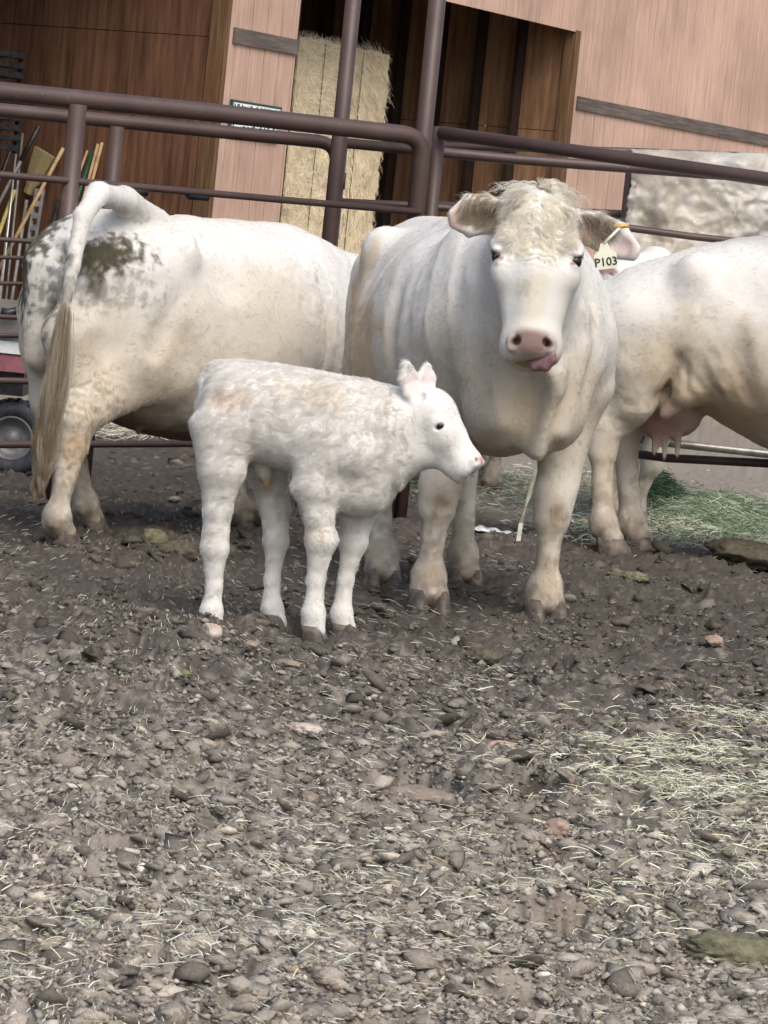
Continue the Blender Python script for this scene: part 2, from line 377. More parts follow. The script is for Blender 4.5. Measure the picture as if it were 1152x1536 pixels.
class Animal:
    def __init__(s, name, loc, heading, scale, label, cat, group=None):
        """heading: angle of the nose direction from +X"""
        s.root = empty(name, Vector(loc) - Vector((0, 0, .010)), heading); s.root.scale = (scale,) * 3; tag(s.root, label, cat, group)
        s.inv = wmat(s.root).inverted(); s.F = Field(); s.stains = []; s.bare = []; s.flows = []; s.S = scale
        s.curly = []; s.nose = (.20, .13, .115); s.low = CREAM; s.folds = []; s.noser = (.07, .104, .052)
    def L(s, w): return V3(s.inv @ Vector(w))
    def LG(s, px, py, z=0.0): return s.L(gnd(px, py, z))
    def LA(s, px, py, Y): return s.L(at(px, py, Y))
    def LD(s, v):
        return unit(V3(s.inv.to_3x3() @ Vector(v)))
    def stain(s, c, r, col, k=1.0, nz=.5, f=14): s.stains.append((V3(c), r if hasattr(r, '__len__') else (r, r, r), V3(col), k, nz, f))
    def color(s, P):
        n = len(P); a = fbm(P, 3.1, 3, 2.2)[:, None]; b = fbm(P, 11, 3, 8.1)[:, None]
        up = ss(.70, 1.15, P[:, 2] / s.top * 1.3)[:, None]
        base = s.low * (1 - up) + WHITE * up  # whiter top puts sky light into the colour; cream below is stain
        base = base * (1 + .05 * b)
        base = base + (TAN - base) * np.clip(.20 + .60 * a + .35 * b, 0, .6) * (1.05 - .6 * up) * s.tan  # tan eases off upward, adding painted shading to the flanks
        for c, r, col, k, nz, f in s.stains:
            d = np.sqrt((((P - c) / np.array(r)) ** 2).sum(1))
            m = k * ss(1.0, .45, d + nz * fbm(P, f, 4, c[0] * 9 + 3))
            base = base + (col - base) * m[:, None]
        return np.clip(base, .01, .95).astype(np.float32)
    def bald(s, P):
        m = np.ones(len(P), np.float32)
        for c, r in s.bare: m *= (np.linalg.norm((P - c) / np.array(r), axis=1) > 1)
        return m
    def hoof(s, p, yaw, sz=1.0, depth=.062):
        mb = MB()
        c, sn = math.cos(yaw), math.sin(yaw)
        for side in (-1, 1):
            V = []; Fc = []; n = 10
            for z, r, sh in ((-.02, 1.04, .020), (.02, 1.0, .014), (.055, .90, .002), (.085, .74, -.012)):
                for k in range(n):
                    a = 2 * math.pi * k / n; x = math.cos(a) * .062 * r; y = math.sin(a) * .030 * r
                    if x > 0: y *= 1 - .35 * (x / .062) ** 2
                    x += sh; y = y + side * .029 * (1 + .1 * (x / .06)); x, y, zz = x * sz, y * sz, z * sz
                    V.append((p[0] + x * c - y * sn, p[1] + x * sn + y * c, p[2] + zz))
            for i in range(3):
                for k in range(n): Fc.append((i * n + k, i * n + (k + 1) % n, (i + 1) * n + (k + 1) % n, (i + 1) * n + k))
            Fc.append(tuple(range(n - 1, -1, -1))); Fc.append(tuple(range(3 * n, 4 * n)))
            mb.add(V, Fc)
        me = mesh('hoof', mb.V, mb.F); link('hoof', me, M_HOOF, s.root, True)
    def build(s, h=.011, hh=None, hc=None, hr=0, disp=.004):
        lo, hi = s.F.bounds()
        if hh:
            hc = V3(hc)
            V, F = s.F.mesh(lo, hi, h, lambda C: np.linalg.norm(C - hc, axis=1) > hr - .006)
            V2, F2 = s.F.mesh(np.maximum(lo, hc - hr - .02), np.minimum(hi, hc + hr + .02), hh, lambda C: np.linalg.norm(C - hc, axis=1) < hr + .006)
            F = np.concatenate([F, F2 + len(V)]); V = np.concatenate([V, V2])
        else: V, F = s.F.mesh(lo, hi, h)
        V = relax(V, F, 2); N = vnorm(V, F)
        hm = np.ones(len(V), np.float32)
        if hh: hm = .35 + .65 * ss(hr * .55, hr, np.linalg.norm(V - hc, axis=1)).astype(np.float32)
        V = V + N * ((disp * hm * (.45 * fbm(V, 15, 2, 5) + .9 * pn(V, 6, 9)))[:, None])
        for c, r, dr, wl, amp in s.folds:
            m = ss(1.0, .4, np.sqrt((((V - c) / np.array(r)) ** 2).sum(1))); ph = (V @ unit(dr) + .018 * pn(V, 9, 6) + .006 * pn(V, 26, 2)) / wl
            V = V + N * (amp * m * (1 - 1.6 * np.abs(np.sin(3.1416 * ph)) ** .7) * (.6 + .5 * pn(V, 8, 12)))[:, None]
        for c, r, amp, f in s.curly:      # ridged curls of the coat
            m = ss(1.0, .5, np.sqrt((((V - c) / np.array(r)) ** 2).sum(1)))
            Q = V + .03 * np.stack([pn(V, 14, 1), pn(V, 14, 5), pn(V, 14, 9)], 1)
            V = V + N * (amp * m * (1 - 2 * np.abs(pn(Q, f, 3))))[:, None]
        if getattr(s, 'chev', None):      # waves of hair that part down the middle of the forehead
            H, amp = s.chev; O = H(0, 0, 0); a_ = H(1, 0, 0) - O; b_ = H(0, 1, 0) - O; c_ = H(0, 0, 1) - O; Q = V - O
            u = Q @ a_; f_ = Q @ b_; t = Q @ c_; wn = .030 * pn(V, 13, 4) + .022 * pn(V, 34, 8)
            m = ss(-.14, -.07, f_) * ss(.27, .17, t) * ss(-.12, -.05, t) * ss(.13, .09, np.abs(u)) * (t > -.2)
            V = V + N * (amp * m * (.65 + .6 * pn(V, 24, 2)) * np.sin(6.283 * ((t + wn) * 46 - np.abs(u + .01 + .5 * wn) * 24)))[:, None]
        N = vnorm(V, F); V = V.astype(np.float32)
        s.V, s.Fc, s.N = V, F, N
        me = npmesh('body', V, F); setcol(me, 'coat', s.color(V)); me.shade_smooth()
        s.body = link('body', me, M_SKIN, s.root); return s.body
    def flow(s, P, N):
        T = np.tile(np.array((-.75, 0, -.65), np.float32), (len(P), 1))
        legs = (P[:, 2] < s.legz); T[legs] = (-.1, 0, -1)
        for c, r, v in s.flows:
            m = ss(1.1, .6, np.linalg.norm((P - c) / np.array(r), axis=1))[:, None]; T = T * (1 - m) + np.array(v, np.float32) * m
        T = T - N * (T * N).sum(1)[:, None]; T = norm_rows(T + 1e-4); return T
    def fur(s, n, L=.014, lift=.3, curl=.5, width=.0009, seed=1, lf=None):
        P, N = sample(s.V, s.Fc, s.N, n, s.bald, seed)
        T = s.flow(P, N)
        Ln = np.full(len(P), L, np.float32)
        if lf is not None: Ln = Ln * lf(P)
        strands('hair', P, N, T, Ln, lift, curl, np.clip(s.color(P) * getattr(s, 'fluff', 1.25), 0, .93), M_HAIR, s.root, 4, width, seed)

def adult(A, FL, FR, HL, HR, belly=.40, leg_r=1.0, slope=0.0, hollow=True):
    """torso and legs of a grown cow, hips 1.30 high; the hoof places are local (x, y)"""
    F = A.F; A.top = 1.30; A.legz = .60; A.tan = 1.0
    ST = [(-.93, 1.06, .10, .12, 0), (-.86, 1.03, .23, .21, 0), (-.74, 1.00, .285, .265, 0), (-.56, .965, .315, .305, .12), (-.36, .93, .345, .345, .20), (-.10, .90, .38, belly, .22),
            (.12, .905, .39, belly, .22), (.32, .93, .37, belly * .92, .18), (.50, .95, .345, .315, .10), (.66, .95, .31, .265, .0), (.80, .94, .24, .20, 0), (.90, .92, .12, .11, 0)]
    F.loft([(x, z - slope * max(0, -.42 - x) * .5, h - slope * max(0, -.42 - x) * .5 * (x > -.9), w_, t) for x, z, h, w_, t in ST], .03, 2.25)
    # spine, hooks, pins, withers
    F.cap((-.75, 0, 1.22 - slope * .33), (-.2, 0, 1.245), (.07, .05), (.07, .04), k=.07)
    F.cap((-.2, 0, 1.245), (.5, 0, 1.25), (.07, .04), (.06, .05), k=.07)
    for s in (-1, 1):
        F.ell((-.50, s * .238, 1.17 - slope * .08), (.055, .05, .065), k=.10); F.ell((-.86, s * .12, 1.13 - slope * .44), (.05, .05, .05), k=.07)
        # rib cage spring
        F.ell((.15, s * .19, .93), (.18, .34, .27), k=.06)
        # shoulder blade and point
        F.cap((.40, s * .155, 1.17), (.60, s * .215, .93), (.07, .13), (.09, .13), side=(0, 1, 0), k=.07)
        F.ell((.74, s * .135, .90), (.10, .10, .12), k=.07)
        H = HL if s > 0 else HR; G = FL if s > 0 else FR
        hx, hy = H[0], H[1]
        # thigh, gaskin, hock, cannon, pastern
        F.cap((-.66, s * .155, 1.06 - slope * .3), (-.66, s * .185, .76), (.12, .22), (.105, .19), k=.06)
        F.cap((-.60, s * .19, .84), (-.48, s * .235, .70), (.07, .12), (.055, .09), k=.06)
        st = V3((-.58, s * .20, .74)); hk = V3((-.80 * .35 + (hx - .045) * .65, s * .18 * .35 + hy * .65, .46)); ft = V3((hx - .015, hy, .145))
        F.cap(st, hk + V3((.01, 0, .05)), (.085, .155), (.045, .065), k=.06)
        F.cap(hk + V3((0, 0, .04)), hk + V3((0, 0, -.05)), (.045 * leg_r, .062), (.044 * leg_r, .055), k=.04)
        F.cap(hk + V3((-.025, 0, .04)), (st + V3((-.16, 0, .05))), (.022, .025), (.03, .04), k=.03)
        F.cap(hk, ft, (.040 * leg_r, .046), (.036 * leg_r, .040), k=.03)
        F.ell(ft, (.050 * leg_r, .052, .05), k=.03); F.cap(ft, (hx + .02, hy, .09), .044 * leg_r, (.052 * leg_r, .05), k=.025)
        F.ell((hx + .016, hy, .085), (.058 * leg_r, .056, .028), k=.02)
        A.hoof((hx + .03, hy, 0), 0, 1.08 * leg_r)
        # forearm, knee, cannon
        gx, gy = G[0], G[1]
        el = V3((.48, s * .20, .78)); kn = V3((.5 * .35 + gx * .65 + .015, s * .18 * .35 + gy * .65, .40)); ft = V3((gx - .01, gy, .14))
        F.cap((.54, s * .20, .93), el, (.10, .15), (.09, .13), k=.07)
        F.cap(el, kn + V3((-.01, 0, .06)), (.085, .115), (.050 * leg_r, .055), k=.06)
        F.cap(kn + V3((0, 0, .04)), kn + V3((0, 0, -.035)), (.066 * leg_r, .064), (.058 * leg_r, .056), k=.03)
        F.cap(kn, ft, (.041 * leg_r, .042), (.036 * leg_r, .040), k=.025)
        F.ell(ft, (.052 * leg_r, .052, .05), k=.03); F.cap(ft, (gx + .02, gy, .09), .046 * leg_r, (.056 * leg_r, .052), k=.025)
        F.ell((gx + .016, gy, .085), (.062 * leg_r, .056, .028), k=.02)
        A.hoof((gx + .03, gy, 0), 0, 1.12 * leg_r)
        for (cx, cy) in ((hx, hy), (gx, gy)):
            A.stain((cx, cy, .02), (.15, .15, .15), MUDC, .9, .6, 24); A.stain((cx, cy, .10), (.14, .14, .26), MUDC * 1.6, .45, 1.3, 30)
            for q in (-1, 1): F.ell((cx - .048, cy + q * .022, .115), (.014, .015, .022), k=.012)
    for s in (-1, 1):
        if hollow:
            F.ell((-.30, s * .37, 1.15), (.075, .10, .13), k=.07, sub=True)                       # flank hollow
            F.cap((-.36, s * .41, 1.00), (-.27, s * .385, .68), (.030, .035), (.03, .035), k=.06, sub=True)     # thigh and flank
            F.cap((.30, s * .36, 1.10), (.36, s * .385, .74), (.030, .03), (.03, .03), k=.05, sub=True)       # behind the shoulder
            F.cap((-.60, s * .33, 1.0), (-.70, s * .30, .78), (.018, .03), (.016, .03), k=.05, sub=True)
            A.folds.append((V3((.10, s * .36, .90)), (.34, .25, .30), (1, 0, .25), .095, .0016 * hollow))
            A.folds.append((V3((-.36, s * .3, .72)), (.16, .25, .20), (.8, 0, .6), .05, .0035))
    # brisket
    F.cap((.78, 0, .74), (.45, 0, .62), (.09, .10), (.10, .08), k=.08)

def add_head(A, poll, d, f, k=1.0, fine=True, ears=True, earL=None, earR=None, jaw=True):
    """d: from the poll towards the muzzle, f: out of the forehead. Returns a point function H(s, f, t)"""
    d = unit(d); f = V3(f) - d * np.dot(d, f); f = unit(f); s = np.cross(f, d) * -1.0
    if np.dot(s, (0, 1, 0)) < 0 and abs(np.dot(s, (0, 1, 0))) > .3: s = -s
    def H(a, b, c): return V3(poll) + s * a * k + f * b * k + d * c * k
    F = A.F; R = lambda *r: tuple(x * k for x in r)
    F.ell(H(0, -.105, .095), R(.112, .105, .105), d, s, k=.04)
    F.cap(H(0, -.105, .10), H(0, -.085, .25), R(.117, .10), R(.119, .092), s, k=.04)
    F.cap(H(0, -.085, .25), H(0, -.065, .42), R(.118, .088), R(.084, .07), s, k=.03)
    F.cap(H(0, -.015, .22), H(0, -.01, .42), R(.035, .03), R(.035, .028), s, k=.04)
    F.ell(H(0, -.062, .450), R(.084, .080, .064), d, s, k=.035)
    for q in (-1, 1):
        F.ell(H(q * .046, -.070, .475), R(.042, .06, .042), d, s, k=.03)
        F.ell(H(q * .055, -.20, .20), R(.045, .075, .105), d, s, k=.05)
        F.cap(H(q * .045, -.22, .22), H(q * .03, -.15, .42), R(.03, .045), R(.03, .03), s, k=.04)
    F.ell(H(0, -.115, .485), R(.058, .045, .042), d, s, k=.022)
    A.bare.append((H(0, .0, .485), R(.068, .07, .055)))
    for q in (-1, 1):
        F.cap(H(q * .085, -.035, .145), H(q * .115, -.05, .165), R(.035, .03), R(.028, .026), d, k=.035)
        F.ell(H(q * .104, -.055, .240), R(.020, .03, .03), d, s, k=.05)
        if fine:
            F.ell(H(q * .132, -.046, .196), R(.026, .032, .021), d, s, k=.008, sub=True)
            F.cap(H(q * .129, -.085, .179), H(q * .120, -.020, .182), R(.008, .012), R(.008, .012), d, k=.012)
            F.cap(H(q * .121, -.085, .216), H(q * .110, -.018, .220), R(.007, .009), R(.007, .009), d, k=.012)
            A.stain(H(q * .124, -.042, .198), R(.030, .036, .026), (.12, .06, .05), .9, .12)
            A.stain(H(q * .108, -.020, .214), R(.012, .016, .014), (.20, .10, .08), .8, .2)
    if fine:
        for q in (-1, 1): A.bare.append((H(q * .122, -.045, .197), R(.030, .036, .026)))
        F.ell(H(0, .000, .468), R(.062, .03, .036), d, s, k=.02); A.stain(H(0, .018, .462), R(*A.noser), A.nose, .97, .06)
        for q in (-1, 1):
            F.ell(H(q * .050, .020, .460), R(.017, .030, .016), d, s + f * q * -.6 + d * .5, k=.010, sub=True)
            F.cap(H(q * .062, .008, .455), H(q * .060, .010, .480), R(.010, .01), R(.010, .01), s, k=.015)
            A.stain(H(q * .051, .006, .462), R(.03, .020, .018), (.03, .018, .018), .97, .1)
        F.ell(H(0, -.03, .512), R(.064, .055, .0035), d + f * .12, s, k=.012, sub=True)
    return H, s, d, f
def add_ear(F, base, tip, face, w=.055, k=1.0, A=None):
    """cupped ear; face: the way the cup opens"""
    base, tip = V3(base), V3(tip); a = unit(tip - base); L = np.linalg.norm(tip - base); fc = unit(V3(face) - a * np.dot(a, face)); up = np.cross(fc, a)
    P = [base, base + a * L * .30, base + a * L * .62, tip - a * .02 * k]
    P = [p - fc * b * k for p, b in zip(P, (0, .010, .012, .0))]
    W = [(.030 * k, .028 * k), (w * .92 * k, .024 * k), (w * k, .020 * k), (w * .45 * k, .011 * k)]
    for i in range(3): F.cap(P[i], P[i + 1], W[i], W[i + 1], up, k=.012)
    Q = [base + a * L * .22 + fc * .022 * k, base + a * L * .5 + fc * .018 * k, base + a * L * .80 + fc * .014 * k]
    for i in range(2): F.cap(Q[i], Q[i + 1], [(w * .55 * k, .024 * k), (w * .84 * k, .022 * k)][i], [(w * .84 * k, .022 * k), (w * .42 * k, .012 * k)][i], up, k=.006, sub=True)
    return a, up, fc, L

# ================= the cow that faces the camera
fm = (gnd(635, 925) + gnd(810, 938)) / 2
HD = math.radians(-90 + 13); hv = Vector((math.cos(HD), math.sin(HD), 0)); S1 = 1.06
C1 = Animal('cow', fm - hv * .50 * S1 + Vector((.0, 0, 0)), HD, S1, 'cream cow facing the camera with tongue out and a numbered ear tag', 'cow')
fl, fr = C1.LG(812, 940), C1.LG(637, 925)
hl, hr_ = C1.LG(690, 888), C1.LG(568, 890)
adult(C1, fl, fr, hl, hr_, belly=.362, leg_r=1.06)
F = C1.F
# the splayed left shoulder
F.cap((.50, .21, 1.02), (.50, .26, .80), (.09, .15), (.08, .13), k=.06); F.cap((.50, .26, .80), (.51, .215, .50), (.07, .10), (.05, .06), k=.05)
tc = C1.LD(Vector((-.30, -11, 0.0)))          # towards the camera
poll = C1.LA(812, 285, 10.52); muz = C1.LA(797, 514, 10.42)
f1 = unit(tc + C1.LD((.10, 0, 0)) * .05)
H1, s1, d1, f1 = add_head(C1, poll, muz - poll, tc + V3((0, 0, .05)), 1.0)
if np.dot(s1, C1.LD((1, 0, 0))) < 0: print('SIDE FLIP')
# neck
nb = V3((.62, .0, 1.02))
F.cap(nb, H1(0, -.20, .10), (.20, .27), (.115, .15), k=.08)
F.cap((.74, .01, .86), H1(0, -.24, .20), (.16, .20), (.085, .12), k=.08)
# dewlap and folds of the throat
F.cap(H1(.0, -.24, .36), (.93, .03, .84), (.028, .06), (.030, .09), k=.05)
F.cap((.93, .03, .86), (.86, .015, .60), (.026, .09), (.035, .07), k=.045)
F.cap((.90, .115, .92), (.90, .075, .66), (.022, .04), (.025, .04), k=.04)
F.cap((.86, -.14, .95), (.87, -.11, .68), (.024, .04), (.04, .05), k=.05)
F.ell((.78, -.09, .71), (.11, .12, .13), k=.07); F.ell((.78, .09, .72), (.10, .12, .13), k=.07)
for y0, z0, y1, z1, x in ((.17, 1.02, .15, .80, .80), (-.19, 1.08, -.20, .82, .76), (.10, 1.02, .09, .86, .88)):
    F.cap((x, y0, z0), (x, y1, z1), (.016, .04), (.014, .03), k=.06)
# udder far back under the belly
F.ell((-.42, 0, .55), (.15, .17, .10), k=.05)
for y in (-.06, .06):
    for x in (-.36, -.48): F.cap((x, y, .48), (x, y, .41), .018, .012, k=.02)
C1.stain((-.42, 0, .5), (.22, .18, .13), PINK * .8, .8, .2)
# ears
for q, tx, ty, wd in ((-1, 668, 330, .068), (1, 963, 384, .060)):
    b = H1(q * .095, -.09, .055); t = C1.LA(tx, ty, 10.56 if q < 0 else 10.50)
    fc = tc + V3((0, 0, -.35 if q < 0 else -.15)) + C1.LD((1, 0, 0)) * (.10 if q < 0 else -.15)
    ea = add_ear(F, b, t, fc, wd, 1.0)
    C1.stain(b + ea[0] * ea[3] * .40 + ea[2] * .005, (.085, .085, .06), (.17, .105, .075), .95, .35, 25)
    C1.stain(b + ea[0] * ea[3] * .78 + ea[2] * .005, (.05, .05, .04), (.58, .36, .31), .55, .4, 25)
    if q > 0: EAR = (b, t, ea)

C1.stain(H1(0, -.05, .520), (.06, .06, .03), (.30, .24, .10), .8, .3)
C1.stain(H1(.0, -.01, .33), (.07, .06, .10), (.50, .45, .30), .5, .5)
C1.stain(H1(-.02, .0, .30), (.03, .04, .05), (.35, .31, .25), .45, .9, 60)
for p, z in ((fr, .39), (fl, .38)):
    C1.stain((p[0] * .7 + .16, p[1], z), (.09, .055, .075), (.20, .13, .07), .9, .35, 20)
    C1.stain((p[0] + .05, p[1], .17), (.05, .045, .07), (.42, .32, .21), .45, .9, 30)
C1.stain((-.1, -.40, .85), (.45, .2, .22), (.55, .42, .26), .75, 1.0, 9)
C1.stain((-.45, -.30, 1.0), (.2, .2, .2), (.50, .38, .25), .6, 1.0, 9)
C1.stain((.78, 0, .80), (.3, .35, .25), (.50, .41, .29), .5, .8, 6)
C1.stain((.75, 0, .60), (.06, .10, .05), (.25, .18, .11), .7, .8, 25)
C1.chev = (H1, .0036)
C1.folds = [(V3((.75, 0, .85)), (.35, .34, .32), (.25, 1, .12), .085, .008), (V3((.55, -.25, 1.0)), (.3, .2, .3), (.6, .5, .3), .10, .005)]
C1.curly.append((V3((0, 0, 1.0)), (1.0, .6, .5), .0022, 11))
C1.build(.0115, .0046, H1(0, -.08, .25), .36, .0045)
C1.flows += [(H1(0, 0, .26), (.17, .17, .34), tuple(d1)), (H1(0, .05, .10), (.14, .14, .12), tuple(d1 * .5 + f1 * .1))]
C1.flows += [(H1(-.20, -.06, .07), (.12,) * 3, tuple(-s1)), (H1(.20, -.06, .1), (.12,) * 3, tuple(s1))]
C1.fur(150000, .014, .24, .45, .0008, 1, lambda P: 1 - .62 * ss(.36, .24, np.linalg.norm(P - H1(0, -.05, .25), axis=1)))
def forehead(A, H, s, d, n=9000):
    P, N = sample(A.V, A.Fc, A.N, n, lambda c: ss(1.25, .55, np.sqrt((((c - H(0, 0, .10)) / np.array((.13, .115, .125))) ** 2).sum(1))), 31)
    u = (P - H(0, 0, 0)) @ s; T = np.outer(np.sign(u) * (.75 + .5 * np.abs(u) / .1), s) + np.outer(.55 + 0 * u, d) + .5 * np.stack([pn(P, 22, 1), pn(P, 22, 2), pn(P, 22, 3)], 1)
    T = norm_rows(T - N * (T * N).sum(1)[:, None])
    return strands('forehead_curls', P, N, T.astype(np.float32), (.021 * ss(.26, .13, (P - H(0, 0, 0)) @ d) + .006).astype(np.float32), .32, 1.1, np.clip(A.color(P) * np.array([1.34, 1.32, 1.25]), 0, .93), M_HAIR, A.root, 6, .0010, 12, .1)
def eyes(A, H, s, k=1.0, sp=.1135, ff=-.0455, tt=.199, r=.0212):
    for q in (-1, 1):
        import bmesh
        bm = bmesh.new(); bmesh.ops.create_uvsphere(bm, u_segments=16, v_segments=10, radius=r * k)
        me = bpy.data.meshes.new('eye'); bm.to_mesh(me); bm.free(); me.shade_smooth()
        o = link('eye', me, M_EYE, A.root); o.location = H(q * sp, ff, tt)
eyes(C1, H1, s1)
forehead(C1, H1, s1, d1)
# long hair of the poll
def tuft(A, H, s, f, d, n, L, w, sd=5, colr=None, spread=1.0):
    r = np.random.default_rng(sd)
    a = r.normal(0, .044 * spread, n); t = r.normal(.005, .035, n).clip(-.06, .08); b = -.02 - 1.9 * np.abs(t - .08) ** 1.7 * 2 - a * a * 3.2
    P = np.array([H(x, y, z) for x, y, z in zip(a, b, t)], np.float32)
    N = norm_rows(P - H(0, -.12, .12))
    k = r.integers(0, 46, n); cen = np.stack([r.normal(0, .060, 46), r.normal(.0, .04, 46)], 1)
    # each hair joins the nearest lock; locks lean away from the parting
    k = ((a[:, None] - cen[:, 0]) ** 2 + (t[:, None] - cen[:, 1]) ** 2).argmin(1); lc = cen[k]
    tw = np.stack([(lc[:, 0] - a) * 10, (lc[:, 1] - t) * 10], 1); jl = r.normal(0, .45, (46, 2))[k]
    T = np.outer(lc[:, 0] * 9 + jl[:, 0] + tw[:, 0], s) + np.outer(.35 + jl[:, 1] + tw[:, 1] * .6, d) + np.outer(np.full(n, .25), f)
    T = norm_rows(T - N * (T * N).sum(1)[:, None])
    C = np.tile((colr if colr is not None else V3((.80, .76, .66))), (n, 1)).astype(np.float32) * (1 + .18 * r.normal(0, 1, 46)[k])[:, None]
    return strands('poll_tuft', P, N, T, L * (.75 + .5 * r.random(n)) * (1 + .35 * r.normal(0, 1, 46)[k]).clip(.4, 1.7), .95, .6, C.clip(.05, .9), M_HAIR, A.root, 7, w, sd, .30, .10)
tuft(C1, H1, s1, f1, d1, 4200, .040, .0012)
# whorl on the forehead
def patch(A, cen, rad, n, T, L, lift, curl, w, seed, name='hair', pts=6, droop=.2, col=None):
    P, N = sample(A.V, A.Fc, A.N, n, lambda c: (np.sqrt((((c - cen) / np.array(rad)) ** 2).sum(1)) < 1) * 1.0, seed)
    T = np.tile(np.array(T, np.float32), (len(P), 1)) if not callable(T) else T(P)
    T = norm_rows(T - N * (T * N).sum(1)[:, None] + 1e-5)
    C = A.color(P) if col is None else np.tile(V3(col), (len(P), 1)).astype(np.float32)
    return strands(name, P, N, T, np.full(len(P), L), lift, curl, C, M_HAIR, A.root, pts, w, seed, droop)
for q in (-1, 1):
    patch(C1, H1(q * .155, -.06, .055 if q < 0 else .075), (.045, .08, .06), 1500, tuple(s1 * q * .8 + V3((0, 0, -.7))), .030, .35, .7, .0010, 20 + q, 'ear_hair', 6, .3, (.50, .43, .34))
# tongue
TF = Field()
TF.chain([H1(.0, -.045, .508), H1(.020, -.022, .522), H1(.045, -.004, .524), H1(.062, .004, .505), H1(.064, .012, .492)], [(.010, .016), (.011, .018), (.011, .018), (.010, .014), (.007, .009)], side=tuple(d1 * -.3 + f1), k=.03)
lo, hi = TF.bounds(); V, Fc = TF.mesh(lo, hi, .003)
link('tongue', npmesh('tongue', relax(V, Fc), Fc), M_TONGUE, C1.root, True)
# ear tag with its number
def text_mesh(name, body, size, mat, parent, X, Z, Yv, P, align='CENTER', ext=.0005, off=0.0, local=False):
    cu = bpy.data.curves.new(name, 'FONT'); cu.body = body; cu.size = size; cu.align_x = align; cu.align_y = 'CENTER'; cu.extrude = ext; cu.offset = off; cu.resolution_u = 3
    t = bpy.data.objects.new('tmp', cu); COL.objects.link(t); dg = bpy.context.evaluated_depsgraph_get(); dg.update()
    me = bpy.data.meshes.new_from_object(t.evaluated_get(dg)); bpy.data.objects.remove(t); bpy.data.curves.remove(cu)
    m = Matrix((Vector(X), Vector(Z), Vector(Yv))).transposed().to_4x4(); m.translation = Vector(P); me.transform(m); me.name = name
    if parent is not None and not local: me.transform(wmat(parent).inverted())
    me.materials.clear(); return link(name, me, mat, parent)
def ear_tag():
    b, t, (a, up, fc, Ln) = EAR
    c = C1.LA(908, 384, 10.34); X = C1.LD(sx + su * .12); Z = np.cross(X, tc) * -1.0
    if Z[2] < 0: Z = -Z
    Yv = unit(np.cross(Z, X)); Yv = Yv if np.dot(Yv, tc) > 0 else -Yv
    pr = [(-.033, -.038), (.033, -.038), (.033, .006), (.017, .017), (.010, .038), (-.010, .038), (-.017, .017), (-.033, .006)]
    V = [c + X * x + Z * z + Yv * y for y in (-.0012, .0012) for x, z in pr]
    Fq = [tuple(range(7, -1, -1)), tuple(range(8, 16))] + [(i, (i + 1) % 8, 8 + (i + 1) % 8, 8 + i) for i in range(8)]
    tg = link('ear_tag', mesh('ear_tag', V, Fq), M_TAG, C1.root)
    text_mesh('tag_number', 'P103', .034, M_INK, tg, X, Z, Yv, Vector(c) - Vector(Z) * .018 + Vector(Yv) * .0020, ext=.0005, off=.0006, local=True)
    mb = MB(); p = Vector(C1.LA(932, 339, 10.36)); mb.tube([p - Vector(X) * .022, p + Vector(X) * .022], [.0075, .0075], 10)
    link('tag_button', mesh('tag_button', mb.V, mb.F), M_TAGBTN, tg, True)
    mb = MB(); mb.tube([p, Vector(c + Z * .036)], .0045, 8); link('tag_stem', mesh('tag_stem', mb.V, mb.F), M_TAG, tg, True)
ear_tag()
def bundle(A, name, path, rad, n, col1, col2, w, seed, mat=None, wave=.02):
    """long hair hanging along a path (local points)"""
    r = np.random.default_rng(seed); path = np.array(path, np.float32); m = len(path); k = 14
    tt = np.linspace(0, m - 1, 60); fine = np.stack([np.interp(tt, range(m), path[:, i]) for i in range(3)], 1)
    ker = np.hanning(11); ker /= ker.sum(); fine = np.stack([np.convolve(np.pad(fine[:, i], 5, mode='edge'), ker, 'valid') for i in range(3)], 1)
    rr = np.interp(tt, range(m), rad)
    lock = r.integers(0, 26, n); lo = r.normal(0, .55, (26, 3)); off = lo[lock] * .75 + r.normal(0, .28, (n, 3))
    t0 = r.random(n) ** 1.3 * .55; t1 = np.clip(t0 + .22 + .55 * r.random(n), 0, .9 + .1 * r.random(n))
    out = np.zeros((n, k, 3), np.float32)
    for i in range(k):
        t = (t0 + (t1 - t0) * i / (k - 1)) * 59; a = np.clip(t.astype(int), 0, 58); f = (t - a)[:, None]
        p = fine[a] * (1 - f) + fine[a + 1] * f; q = np.interp(t, np.arange(60), rr)[:, None]
        wv = wave * np.stack([np.sin(lock * 1.7 + t * .25), np.cos(lock * 2.3 + t * .21), 0 * t], 1)
        out[:, i] = p + off * q + wv * (t / 59)[:, None]
    cu = bpy.data.hair_curves.new(name); cu.add_curves([k] * n); cu.attributes['position'].data.foreach_set('vector', out.ravel())
    ra = cu.attributes.get('radius') or cu.attributes.new('radius', 'FLOAT', 'POINT')
    ra.data.foreach_set('value', np.tile(np.linspace(1, .35, k, dtype=np.float32), n) * w * .5)
    a = cu.attributes.new('coat', 'FLOAT_COLOR', 'CURVE'); C4 = np.ones((n, 4), np.float32)
    mixv = np.clip(r.normal(.5, .3, 26)[lock] + r.normal(0, .15, n), 0, 1)[:, None]
    C4[:, :3] = V3(col1) * (1 - mixv) + V3(col2) * mixv; a.data.foreach_set('color', C4.ravel())
    cu.materials.append(mat or M_HAIR); o = bpy.data.objects.new(name, cu); COL.objects.link(o); o.parent = A.root; return o

def plain_head(A, poll, d, f, ears=True, k=1.0):
    H, s, d, f = add_head(A, poll, d, f, k, fine=False)
    if ears:
        for q in (-1, 1):
            b = H(q * .09, -.09, .05); add_ear(A.F, b, b + (s * q * .20 - d * .03 - f * .05) * k, f - d * .3, .05 * k, k)
    return H, s, d, f

